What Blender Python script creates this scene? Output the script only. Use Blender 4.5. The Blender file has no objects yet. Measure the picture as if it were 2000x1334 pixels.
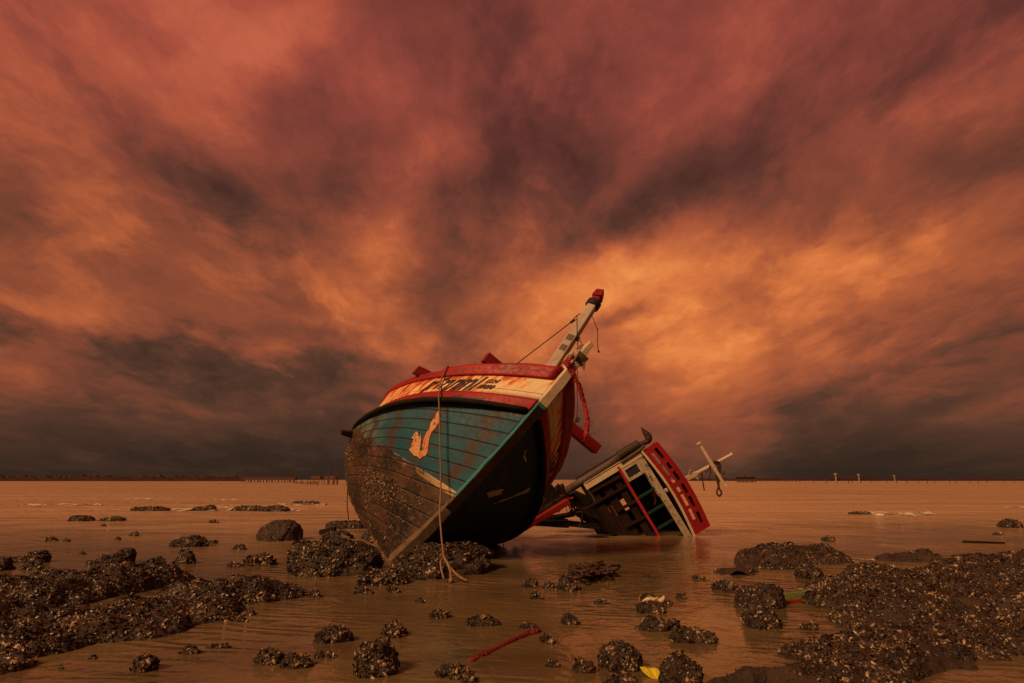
import bpy, bmesh, math, random
import numpy as np
from mathutils import Vector, Matrix
random.seed(7)
SC = bpy.context.scene
COL = SC.collection
PI = math.pi
# ------------------------------------------------------------------ camera model (also used to find where things stand on the ground)
F = 1111.0; T = math.atan(270 / F); CH = 1.0
def ray(px, py):
    x = (px - 1000) / F; y = -(py - 667) / F
    return np.array([x, math.cos(T) - y * math.sin(T), math.sin(T) + y * math.cos(T)])
def ground(px, py, z=0.0):
    r = ray(px, py); return np.array([0, 0, CH]) + (z - CH) / r[2] * r
def at(px, py, Y):
    r = ray(px, py); return np.array([0, 0, CH]) + Y / r[1] * r
cam = bpy.data.cameras.new("camera"); co = bpy.data.objects.new("camera", cam); COL.objects.link(co)
cam.sensor_width = 36; cam.lens = 36 * F / 2000; cam.clip_start = 0.05; cam.clip_end = 9000
co.location = (0, 0, CH); co.rotation_euler = (PI / 2 + T, 0, 0); SC.camera = co
SC.view_settings.view_transform = 'Standard'; SC.view_settings.look = 'None'; SC.view_settings.exposure = 0; SC.view_settings.gamma = 1
SC.cycles.use_denoising = True
SC.cycles.max_bounces = 6

# ------------------------------------------------------------------ numpy noise
def _h(i, j, k, s):
    n = (i.astype(np.int64) * 73856093) ^ (j.astype(np.int64) * 19349663) ^ (k.astype(np.int64) * 83492791) ^ (s * 2654435761 & 0x7fffffff)
    n = (n ^ (n >> 13)) * 1274126177 & 0x7fffffff
    n = (n ^ (n >> 16)) * 668265263 & 0x7fffffff
    return (n & 0xffff) / 32767.5 - 1.0
def vnoise(P, s=0):
    P = np.asarray(P, float); i = np.floor(P).astype(np.int64); f = P - i; f = f * f * (3 - 2 * f)
    o = 0
    for a in (0, 1):
        for b in (0, 1):
            for c in (0, 1):
                w = (f[..., 0] if a else 1 - f[..., 0]) * (f[..., 1] if b else 1 - f[..., 1]) * (f[..., 2] if c else 1 - f[..., 2])
                o = o + w * _h(i[..., 0] + a, i[..., 1] + b, i[..., 2] + c, s)
    return o
def fbm(P, oct=4, s=0, g=0.5):
    o = 0; a = 1.0; P = np.asarray(P, float)
    for k in range(oct):
        o = o + a * vnoise(P, s + k * 17); P = P * 2.03 + 5.1; a *= g
    return o

# ------------------------------------------------------------------ object helpers
def tag(o, label=None, cat=None, group=None, kind=None):
    if label: o['label'] = label
    if cat: o['category'] = cat
    if group: o['group'] = group
    if kind: o['kind'] = kind
    return o
def empty(name, mw=None):
    o = bpy.data.objects.new(name, None); COL.objects.link(o); o.empty_display_size = 0.2
    if mw is not None: o.matrix_world = mw
    return o
def mk(name, verts, faces, mats, parent=None, idx=None, smooth=False, uv=None):
    me = bpy.data.meshes.new(name)
    me.from_pydata([tuple(map(float, v)) for v in verts], [], [tuple(map(int, f)) for f in faces])
    if not isinstance(mats, (list, tuple)): mats = [mats]
    for m in mats: me.materials.append(m)
    if idx is not None: me.polygons.foreach_set('material_index', np.asarray(idx, np.int32))
    if smooth: me.polygons.foreach_set('use_smooth', np.ones(len(me.polygons), bool))
    if uv is not None:
        l = me.uv_layers.new(name='UVMap'); vi = np.zeros(len(me.loops), np.int32); me.loops.foreach_get('vertex_index', vi)
        l.data.foreach_set('uv', np.asarray(uv, np.float32)[vi].ravel())
    me.update()
    o = bpy.data.objects.new(name, me); COL.objects.link(o)
    if parent is not None: o.parent = parent
    return o
class MB:
    """collects shapes of one part into one mesh"""
    def __init__(s): s.v = []; s.f = []; s.m = []; s.n = 0
    def add(s, v, f, m=0):
        s.v.append(np.asarray(v, float)); s.f += [tuple(i + s.n for i in q) for q in f]; s.m += [m] * len(f); s.n += len(v); return s
    def box(s, c, ax, hs, m=0, wob=0.0, taper=1.0):
        c = np.asarray(c, float); A = [np.asarray(a, float) / np.linalg.norm(a) for a in ax]; v = []
        for i in (-1, 1):
            for j in (-1, 1):
                for k in (-1, 1):
                    t = taper if i > 0 else 1.0
                    v.append(c + A[0] * hs[0] * i + A[1] * hs[1] * j * t + A[2] * hs[2] * k * t + (np.random.rand(3) - .5) * wob)
        return s.add(v, [(0, 1, 3, 2), (4, 6, 7, 5), (0, 4, 5, 1), (2, 3, 7, 6), (0, 2, 6, 4), (1, 5, 7, 3)], m)
    def beam(s, a, b, w, h, side=None, m=0, wob=0.0, taper=1.0):
        a = np.asarray(a, float); b = np.asarray(b, float); d = b - a; L = np.linalg.norm(d); d /= L
        sd = np.array([0, 0, 1.]) if side is None else np.asarray(side, float)
        sd = sd - d * sd.dot(d); sd /= np.linalg.norm(sd); t = np.cross(d, sd)
        return s.box((a + b) / 2, (d, sd, t), (L / 2, w / 2, h / 2), m, wob, taper)
    def tube(s, pts, r, n=8, m=0, close=True):
        pts = np.asarray(pts, float); N = len(pts); r = np.broadcast_to(np.asarray(r, float), (N,))
        tg = np.gradient(pts, axis=0); tg /= np.linalg.norm(tg, axis=1)[:, None] + 1e-12
        u = np.array([0.3, 0.5, 0.81]); v = []
        for i in range(N):
            u = u - tg[i] * u.dot(tg[i]); u /= np.linalg.norm(u) + 1e-12; w = np.cross(tg[i], u)
            for k in range(n):
                a = 2 * PI * k / n; v.append(pts[i] + r[i] * (math.cos(a) * u + math.sin(a) * w))
        f = [(i * n + k, i * n + (k + 1) % n, (i + 1) * n + (k + 1) % n, (i + 1) * n + k) for i in range(N - 1) for k in range(n)]
        if close: f += [tuple(range(n))[::-1], tuple(range((N - 1) * n, N * n))]
        return s.add(v, f, m)
    def build(s, name, mats, parent=None, bevel=0.0, smooth=False, uv=None):
        o = mk(name, np.concatenate(s.v), s.f, mats, parent, s.m, smooth, uv)
        if bevel:
            b = o.modifiers.new('bevel', 'BEVEL'); b.width = bevel; b.segments = 2; b.limit_method = 'ANGLE'
        return o
def spline(pts, n=40):
    P = np.asarray(pts, float); k = len(P); t = np.linspace(0, k - 1, n); o = []
    for x in t:
        i = min(int(x), k - 2); f = x - i
        p0 = P[max(i - 1, 0)]; p1 = P[i]; p2 = P[i + 1]; p3 = P[min(i + 2, k - 1)]
        o.append(.5 * ((2 * p1) + (-p0 + p2) * f + (2 * p0 - 5 * p1 + 4 * p2 - p3) * f * f + (-p0 + 3 * p1 - 3 * p2 + p3) * f ** 3))
    return np.array(o)

# ------------------------------------------------------------------ material helpers
class NT:
    def __init__(s, tree): s.t = tree; s.t.nodes.clear()
    def n(s, typ, **k):
        o = s.t.nodes.new(typ)
        for a, b in k.items():
            if a.startswith('i_'): o.inputs[a[2:].replace('_', ' ')].default_value = b
            else: setattr(o, a, b)
        return o
    def set(s, sock, v):
        if isinstance(v, bpy.types.NodeSocket): s.t.links.new(v, sock)
        elif v is not None: sock.default_value = v
    def math(s, op, a, b=None, c=None, clamp=False):
        o = s.t.nodes.new('ShaderNodeMath'); o.operation = op; o.use_clamp = clamp
        for i, v in enumerate((a, b, c)):
            if v is not None: s.set(o.inputs[i], v)
        return o.outputs[0]
    def vec(s, op, a, b=None, out=0):
        o = s.t.nodes.new('ShaderNodeVectorMath'); o.operation = op; s.set(o.inputs[0], a)
        if b is not None: s.set(o.inputs[3] if op == 'SCALE' else o.inputs[1], b)
        return o.outputs[out]
    def noise(s, v, scale, detail=4, rough=.55, dist=0.0, out=0, dim='3D'):
        o = s.t.nodes.new('ShaderNodeTexNoise'); o.noise_dimensions = dim
        if v is not None: s.t.links.new(v, o.inputs['Vector'])
        o.inputs['Scale'].default_value = scale; o.inputs['Detail'].default_value = detail; o.inputs['Roughness'].default_value = rough; o.inputs['Distortion'].default_value = dist
        return o.outputs[out]
    def vor(s, v, scale, feature='F1', out='Distance'):
        o = s.t.nodes.new('ShaderNodeTexVoronoi'); o.feature = feature
        if v is not None: s.t.links.new(v, o.inputs['Vector'])
        o.inputs['Scale'].default_value = scale; return o.outputs[out]
    def mapr(s, v, a, b, c=0.0, d=1.0, sm=True):
        o = s.t.nodes.new('ShaderNodeMapRange'); o.interpolation_type = 'SMOOTHSTEP' if sm else 'LINEAR'
        s.set(o.inputs[0], v)
        for i, q in enumerate((a, b, c, d)): s.set(o.inputs[i + 1], q)
        return o.outputs[0]
    def mix(s, f, a, b, mode='MIX'):
        o = s.t.nodes.new('ShaderNodeMix'); o.data_type = 'RGBA'; o.blend_type = mode
        s.set(o.inputs[0], f); s.set(o.inputs[6], col(a)); s.set(o.inputs[7], col(b)); return o.outputs[2]
    def ramp(s, v, st):
        o = s.t.nodes.new('ShaderNodeValToRGB'); s.set(o.inputs[0], v); e = o.color_ramp.elements
        while len(e) < len(st): e.new(0.5)
        for i, (p, c) in enumerate(st): e[i].position = p; e[i].color = col(c)
        return o.outputs[0]
    def bump(s, h, strength=.3, dist=.01, nrm=None):
        o = s.t.nodes.new('ShaderNodeBump'); s.t.links.new(h, o.inputs['Height']); o.inputs['Strength'].default_value = strength; o.inputs['Distance'].default_value = dist
        if nrm is not None: s.t.links.new(nrm, o.inputs['Normal'])
        return o.outputs[0]
    def coord(s, which='Object'):
        return s.t.nodes.new('ShaderNodeTexCoord').outputs[which]
    def scale(s, v, xyz):
        o = s.t.nodes.new('ShaderNodeMapping'); s.t.links.new(v, o.inputs[0]); o.inputs['Scale'].default_value = xyz; return o.outputs[0]
    def sep(s, v):
        o = s.t.nodes.new('ShaderNodeSeparateXYZ'); s.t.links.new(v, o.inputs[0]); return o.outputs
def col(c):
    if isinstance(c, (tuple, list)) and len(c) == 3: return (c[0], c[1], c[2], 1.0)
    return c
def srgb(r, g, b):
    f = lambda x: (x / 255 / 12.92) if x <= 10 else ((x / 255 + .055) / 1.055) ** 2.4
    return (f(r), f(g), f(b), 1.0)
def material(name):
    m = bpy.data.materials.new(name); m.use_nodes = True; t = NT(m.node_tree)
    o = t.n('ShaderNodeOutputMaterial'); p = t.n('ShaderNodeBsdfPrincipled'); t.t.links.new(p.outputs[0], o.inputs[0])
    t.p = p; t.m = m; return t
def finish(t, c, rough=.7, nrm=None, spec=.35, metal=0.0):
    t.set(t.p.inputs['Base Color'], col(c)); t.set(t.p.inputs['Roughness'], rough); t.p.inputs['Specular IOR Level'].default_value = spec
    t.p.inputs['Metallic'].default_value = metal
    if nrm is not None: t.t.links.new(nrm, t.p.inputs['Normal'])
    return t.m
def worn(name, base, dirt, s=3.0, amt=.5, chip=None, chip_amt=.62, rough=.65, grain=(1, 1, 1), spec=.3, bump=.25):
    """painted or bare timber / metal with blotchy dirt, fine grain and chipped spots of another colour"""
    t = material(name); c = t.coord('Object'); g = t.scale(c, grain)
    n1 = t.noise(g, s, 6, .65); n2 = t.noise(g, s * 7, 5, .7); n3 = t.noise(c, s * 2.3, 5, .7, .4)
    k = t.mapr(t.math('ADD', t.math('MULTIPLY', n1, .65), t.math('MULTIPLY', n2, .35)), .38, .66)
    cc = t.mix(t.math('MULTIPLY', k, amt), base, dirt)
    cc = t.mix(t.math('MULTIPLY', t.mapr(n2, .45, .75), .35), cc, tuple(x * .5 for x in base[:3]))
    if chip is not None: cc = t.mix(t.mapr(n3, chip_amt, chip_amt + .03), cc, chip)
    return finish(t, cc, t.mapr(n2, .3, .7, rough - .12, rough + .12), t.bump(n2, bump, .01), spec)

# ------------------------------------------------------------------ sky: world shader, clouds laid over the sky vault by direction
W = bpy.data.worlds.new("World"); SC.world = W; W.use_nodes = True
SUN_AZ, SUN_EL = math.radians(-135), math.radians(38)     # azimuth from +Y towards +X
t = NT(W.node_tree)
wo = t.n('ShaderNodeOutputWorld'); bg = t.n('ShaderNodeBackground'); t.t.links.new(bg.outputs[0], wo.inputs[0])
gen = t.coord('Generated'); D0 = t.vec('NORMALIZE', gen)
dx, dy, dz = t.sep(D0)
zc = t.math('ADD', t.math('MAXIMUM', dz, 0.0), 0.20)
cmb = t.n('ShaderNodeCombineXYZ'); t.set(cmb.inputs[0], t.math('DIVIDE', dx, zc)); t.set(cmb.inputs[1], t.math('DIVIDE', dy, zc))
pl = cmb.outputs[0]
stre = t.scale(pl, (1.15, .58, 1.0))
wn = t.noise(stre, 1.2, 7, .58, out=1)
wv = t.vec('SCALE', t.vec('SUBTRACT', wn, (.5, .5, .5)), 1.0)
stw = t.vec('ADD', stre, wv)
n_big = t.noise(stw, .85, 7, .56)
n_mid = t.noise(stw, 1.9, 9, .60)
n_bil = t.noise(t.vec('ADD', t.scale(D0, (4.2, 4.2, 6.0)), t.vec('SCALE', wv, 1.1)), 1.0, 9, .60)      # billows of even size over the whole vault
n_fine = t.noise(t.vec('ADD', pl, wv), 3.4, 9, .62)
# direction warp for the large cloud masses
w2 = t.vec('SUBTRACT', t.noise(stre, 1.7, 7, .60, out=1), (.5, .5, .5))
D = t.vec('NORMALIZE', t.vec('ADD', D0, t.vec('SCALE', w2, .27)))
def mass(px, py, su, sv, rot=0):
    """value 1 in the middle of a cloud mass at that bearing and height, falling to 0; su, sv are its angular radii"""
    c = ray(px, py); c /= np.linalg.norm(c)
    e = np.cross(c, (0, 0, 1)); e /= np.linalg.norm(e); u = np.cross(e, c)
    a = math.radians(rot); e2 = e * math.cos(a) + u * math.sin(a); u2 = u * math.cos(a) - e * math.sin(a)
    x = t.vec('DOT_PRODUCT', D, tuple(e2 / su), out=1); y = t.vec('DOT_PRODUCT', D, tuple(u2 / sv), out=1); z = t.vec('DOT_PRODUCT', D, tuple(c), out=1)
    r2 = t.math('ADD', t.math('MULTIPLY', x, x), t.math('MULTIPLY', y, y))
    return t.math('MULTIPLY', t.math('EXPONENT', t.math('MULTIPLY', r2, -1.0)), t.math('GREATER_THAN', z, 0.0))
MASSES = [  # px, py, angular radius across, along, tilt (deg, counter-clockwise), strength
    (1195, 600, .20, .10, 15, .29), (1100, 560, .18, .05, 20, .07), (745, 460, .05, .13, -18, .15), (640, 440, .12, .08, -20, .06), (900, 590, .20, .06, 15, .07),
    (1940, 460, .14, .07, 15, .13), (1640, 560, .30, .05, 22, .04), (1440, 640, .26, .09, 5, .06), (1850, 600, .26, .06, 12, .04), (250, 610, .30, .05, -4, .05), (400, 520, .22, .07, -10, .04), (60, 540, .20, .08, -5, .03),
    (420, 110, .12, .14, -40, .06), (770, 90, .11, .10, 20, .08), (1740, 220, .14, .08, 20, .06), (40, 130, .12, .08, 0, .04), (1500, 110, .14, .08, 25, .04), (860, 200, .05, .13, -10, .05),
    (1085, 200, .10, .13, 15, -.14), (930, 340, .20, .08, 10, -.10), (1330, 330, .24, .04, 27, -.11), (1480, 285, .12, .04, 30, -.07), (1200, 420, .12, .05, 20, -.05), (620, 230, .12, .09, -20, -.06),
    (1840, 30, .18, .07, 10, -.14), (1760, 160, .08, .03, 25, -.10), (1970, 190, .10, .08, 0, -.07), (230, 240, .24, .05, -36, -.08), (420, 410, .12, .05, -28, -.13), (100, 90, .12, .06, -35, -.06), (40, 400, .10, .10, 0, -.05),
    (330, 700, .30, .030, -3, -.13), (600, 700, .18, .025, -2, -.08), (200, 770, .30, .03, -2, .04), (100, 880, .40, .05, 0, -.05), (560, 850, .30, .08, 0, -.06), (1850, 850, .30, .06, 3, -.02), (1640, 890, .14, .08, 20, -.07), (1900, 690, .16, .03, 8, -.06), (1235, 640, .05, .016, 10, -.16), (1170, 668, .05, .014, 5, -.12), (1350, 800, .11, .20, -22, .16), (1520, 800, .03, .16, -24, .05)]
acc = None
for (px, py, su, sv, rot, amp) in MASSES:
    g = t.math('MULTIPLY', mass(px, py, su, sv, rot), amp)
    acc = g if acc is None else t.math('ADD', acc, g)
base = t.ramp(dz, [(0.0, (.165,) * 3), (.07, (.275,) * 3), (.15, (.385,) * 3), (.30, (.42,) * 3), (.45, (.435,) * 3), (.62, (.425,) * 3), (.85, (.388,) * 3), (1.0, (.36,) * 3)])
ev = t.math('MULTIPLY', t.math('SUBTRACT', n_big, .5), .46)
ev = t.math('ADD', ev, t.math('MULTIPLY', t.math('SUBTRACT', n_mid, .5), .62))
ev = t.math('ADD', ev, t.math('MULTIPLY', t.math('SUBTRACT', t.mapr(n_bil, .30, .70), .5), .26))
ev = t.math('ADD', ev, t.math('MULTIPLY', t.math('SUBTRACT', n_fine, .5), .24))
rid = t.math('ABSOLUTE', t.math('SUBTRACT', t.noise(t.vec('ADD', pl, t.vec('SCALE', wv, .7)), 1.5, 8, .55), .5))     # billow edges
ev = t.math('ADD', ev, t.math('MULTIPLY', t.math('SUBTRACT', rid, .07), .34))
ev = t.math('MULTIPLY', ev, t.mapr(ev, -.05, .05, .72, 1.0))
ev = t.math('MULTIPLY', ev, t.mapr(dz, .0, .24, .25, 1.0))
lum = t.math('ADD', t.math('ADD', base, ev), acc)
lum = t.math('SUBTRACT', lum, t.mapr(dy, .25, -.5, 0.0, .20))       # the sky behind the viewer is a darker overcast
low = [(0.0, srgb(34, 28, 23)), (.13, srgb(48, 36, 29)), (.28, srgb(86, 55, 42)), (.42, srgb(136, 72, 50)), (.56, srgb(176, 92, 55)), (.70, srgb(212, 116, 62)), (.86, srgb(240, 148, 78)), (1.0, srgb(250, 175, 105))]
high = [(0.0, srgb(46, 26, 26)), (.13, srgb(68, 36, 34)), (.28, srgb(106, 54, 47)), (.42, srgb(142, 68, 56)), (.56, srgb(172, 82, 62)), (.70, srgb(196, 100, 72)), (.86, srgb(222, 130, 90)), (1.0, srgb(235, 150, 105))]
skyc = t.mix(t.mapr(dz, .30, .62), t.ramp(lum, low), t.ramp(lum, high))
ns = t.n('ShaderNodeTexSky'); ns.sky_type = 'NISHITA'; ns.sun_disc = False; ns.sun_elevation = SUN_EL; ns.sun_rotation = SUN_AZ
skyc = t.mix(1.0, skyc, t.mix(1.0, t.mix(1.0, ns.outputs[0], (.0016, .0006, .0002), 'MULTIPLY'), (0, 0, 0), 'ADD'), 'ADD')
t.t.links.new(skyc, bg.inputs[0]); bg.inputs[1].default_value = 1.0
su = bpy.data.lights.new("sun", 'SUN'); so = bpy.data.objects.new("sun", su); COL.objects.link(so)
su.energy = 3.4; su.angle = math.radians(14); su.color = (1.0, .57, .27)
sd = Vector((math.sin(SUN_AZ) * math.cos(SUN_EL), math.cos(SUN_AZ) * math.cos(SUN_EL), math.sin(SUN_EL)))
so.rotation_euler = sd.to_track_quat('Z', 'Y').to_euler()

# ------------------------------------------------------------------ water
t = material('muddy_water'); c = t.coord('Object')
cd = t.n('ShaderNodeCameraData')
r1 = t.noise(t.scale(c, (1.0, 1.2, 1)), 1.1, 3, .5, .8)
r2 = t.noise(t.scale(c, (1.0, 1.2, 1)), 4.6, 3, .5, 1.2)
r3 = t.noise(t.scale(c, (1.0, 1.3, 1)), 15.0, 2, .5, .9)
wvn = t.n('ShaderNodeTexWave'); wvn.wave_type = 'BANDS'; wvn.bands_direction = 'DIAGONAL'
t.t.links.new(t.scale(c, (.35, 1.2, 1)), wvn.inputs['Vector']); wvn.inputs['Scale'].default_value = 3.4; wvn.inputs['Distortion'].default_value = 9.0; wvn.inputs['Detail'].default_value = 2; wvn.inputs['Detail Scale'].default_value = 1.1
ox, oy, oz = t.sep(c)
off = t.mapr(t.math('ADD', oy, t.math('MULTIPLY', t.math('SUBTRACT', t.noise(c, .25, 2), .5), 8.0)), 9.5, 24.0)   # calm shallows inshore, chop further out
pat = t.mapr(t.noise(c, .6, 3, .5), .45, .62)
sw = t.noise(t.scale(c, (.22, .8, 1)), .9, 3, .5, .4)
h = t.math('ADD', t.math('MULTIPLY', r1, t.math('ADD', .012, t.math('MULTIPLY', off, .22))), t.math('MULTIPLY', r2, t.math('ADD', .0085, t.math('MULTIPLY', off, .050))))
h = t.math('ADD', h, t.math('MULTIPLY', sw, t.math('MULTIPLY', off, .42)))
sw2 = t.noise(t.scale(c, (.05, .26, 1)), .9, 3, .5, .5)
h = t.math('ADD', h, t.math('MULTIPLY', sw2, t.math('MULTIPLY', t.mapr(oy, 14.0, 40.0), 1.3)))
h = t.math('ADD', h, t.math('MULTIPLY', r3, t.math('ADD', t.math('MULTIPLY', pat, .0042), t.math('ADD', .0016, t.math('MULTIPLY', off, .005)))))
h = t.math('ADD', h, t.math('MULTIPLY', t.math('MULTIPLY', wvn.outputs['Fac'], pat), .0070))
big = t.noise(t.scale(c, (1.0, 1.8, 1)), .35, 4, .55, .3)
mud = t.mix(t.mapr(big, .35, .65), (.088, .060, .028), (.162, .108, .050))
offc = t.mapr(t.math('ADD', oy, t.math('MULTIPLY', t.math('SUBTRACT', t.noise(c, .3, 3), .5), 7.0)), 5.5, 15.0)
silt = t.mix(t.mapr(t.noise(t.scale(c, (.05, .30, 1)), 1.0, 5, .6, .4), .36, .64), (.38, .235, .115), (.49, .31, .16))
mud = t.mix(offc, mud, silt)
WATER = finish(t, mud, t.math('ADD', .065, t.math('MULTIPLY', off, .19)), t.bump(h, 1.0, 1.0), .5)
t.p.inputs['IOR'].default_value = 1.33
R_ = 7000.0; ring = [0.0, 6, 14, 40, 150, 600, 2000, R_]; n_ = 48; v = [(0, 0, 0)]; f = []
for r in ring[1:]: v += [(r * math.cos(2 * PI * k / n_), r * math.sin(2 * PI * k / n_), 0) for k in range(n_)]
f += [(0, 1 + k, 1 + (k + 1) % n_) for k in range(n_)]
for i in range(len(ring) - 2):
    a = 1 + i * n_; b = a + n_; f += [(a + k, b + k, b + (k + 1) % n_, a + (k + 1) % n_) for k in range(n_)]
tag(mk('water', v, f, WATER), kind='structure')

# ------------------------------------------------------------------ boat hull geometry (local: X bow, Y port, Z up)
PSI, ROLL, PITCH = -.322, .6631, -.0858; RK1, RK2, LZ = .6159, -.0863, 4.362
LV = {'rail': (3.161, 1.661, 1.363, 2.965, 2.787), 'wt': (2.955, 1.518, 1.363, 3.032, 2.701), 'wb': (2.632, 1.545, 1.30, 2.627, 2.784), 'kn': (2.463, 1.72, 1.365, 2.509, 2.852)}
CS = (.835, .295, .8295, .1834, .0562, .7622, 1.1365, .3557, 1.1981)
LEN = 6.6
def taper(s): return 1 - .6519 * np.clip((s - 2.3261) / 4.274, 0, 1) ** 1.1618
def lev(n, s):
    z0, dr, B, L, nn = LV[n]; s = np.asarray(s, float); q = np.clip(s / L, 0, 1); y = (B * (1 - (1 - q) ** nn) + .06) * taper(s)
    tz = np.clip(s / LZ, 0, 1); z = z0 - dr * (1 - (1 - tz) ** 2) + .05 * np.clip(s - 4.4, 0, 9)
    return np.stack([RK1 * z0 + RK2 * z0 * z0 - s, y, z], -1)          # y measured outward
def sect(s, v):
    x0, y, z = np.moveaxis(lev('kn', s), -1, 0); q = np.clip(s / CS[0], 0, 1); q = q * q * (3 - 2 * q)
    P1 = (y * (CS[1] + (CS[2] - CS[1]) * q), z * (CS[3] + (CS[4] - CS[3]) * q)); P2 = (y * (CS[5] + (CS[6] - CS[5]) * q), z * (CS[7] + (CS[8] - CS[7]) * q))
    b0, b1, b2, b3 = (1 - v) ** 3, 3 * v * (1 - v) ** 2, 3 * v * v * (1 - v), v ** 3
    yy = b0 * .06 + b1 * P1[0] + b2 * P2[0] + b3 * y; zz = b1 * P1[1] + b2 * P2[1] + b3 * z
    fd = np.clip(s / 4.0, 0, 1); xs = (RK1 * zz + RK2 * zz * zz - s) * (1 - fd) + x0 * fd
    return np.stack([xs, yy, zz], -1)
def side(P, sg):                                             # sg: +1 port, -1 starboard
    P = np.array(P, float); P[..., 1] *= sg; return P
def hull_pt(s, v, sg, off=0.0):
    s = np.asarray(s, float); v = np.asarray(v, float); e = 1e-3
    p = sect(s, v); a = sect(s + e, v) - p; b = sect(s, v + e) - p; n = np.cross(a, b); n /= np.linalg.norm(n, axis=-1, keepdims=True) + 1e-12
    n = np.where(n[..., 1:2] < 0, -n, n); return side(p + n * off, sg)
def band_pt(lo, hi, s, w, sg, off=0.0):
    s = np.asarray(s, float); w = np.asarray(w, float)[..., None]; e = 1e-3
    g = lambda s_, w_: lev(lo, s_) * (1 - w_) + lev(hi, s_) * w_
    p = g(s, w); a = g(s + e, w) - p; b = g(s, w + e) - p; n = np.cross(a, b); n /= np.linalg.norm(n, axis=-1, keepdims=True) + 1e-12
    n = np.where(n[..., 1:2] < 0, -n, n); return side(p + n * off, sg)
fw = np.array([-math.sin(PSI), -math.cos(PSI), 0]); fw = fw * math.cos(PITCH) + np.array([0, 0, 1]) * math.sin(PITCH)
st_ = np.cross(fw, (0, 0, 1)); st_ /= np.linalg.norm(st_); up_ = np.cross(st_, fw)
s2 = st_ * math.cos(ROLL) + up_ * math.sin(ROLL); u2 = up_ * math.cos(ROLL) - st_ * math.sin(ROLL)
FOOT = ground(765, 1103, -.05)
BR = np.stack([fw, -s2, u2], 1)
BM = Matrix(((*BR[0], FOOT[0]), (*BR[1], FOOT[1]), (*BR[2], FOOT[2]), (0, 0, 0, 1)))
def b2w(P): return FOOT + np.asarray(P) @ BR.T
def w2b(P): return (np.asarray(P) - FOOT) @ BR
def at_boat(px, py, axis, val):
    """point of the boat frame seen at that bearing, in the boat-frame plane where coordinate `axis` equals val"""
    o = w2b((0, 0, CH)); d = ray(px, py) @ BR; return o + (val - o[axis]) / d[axis] * d

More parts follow.
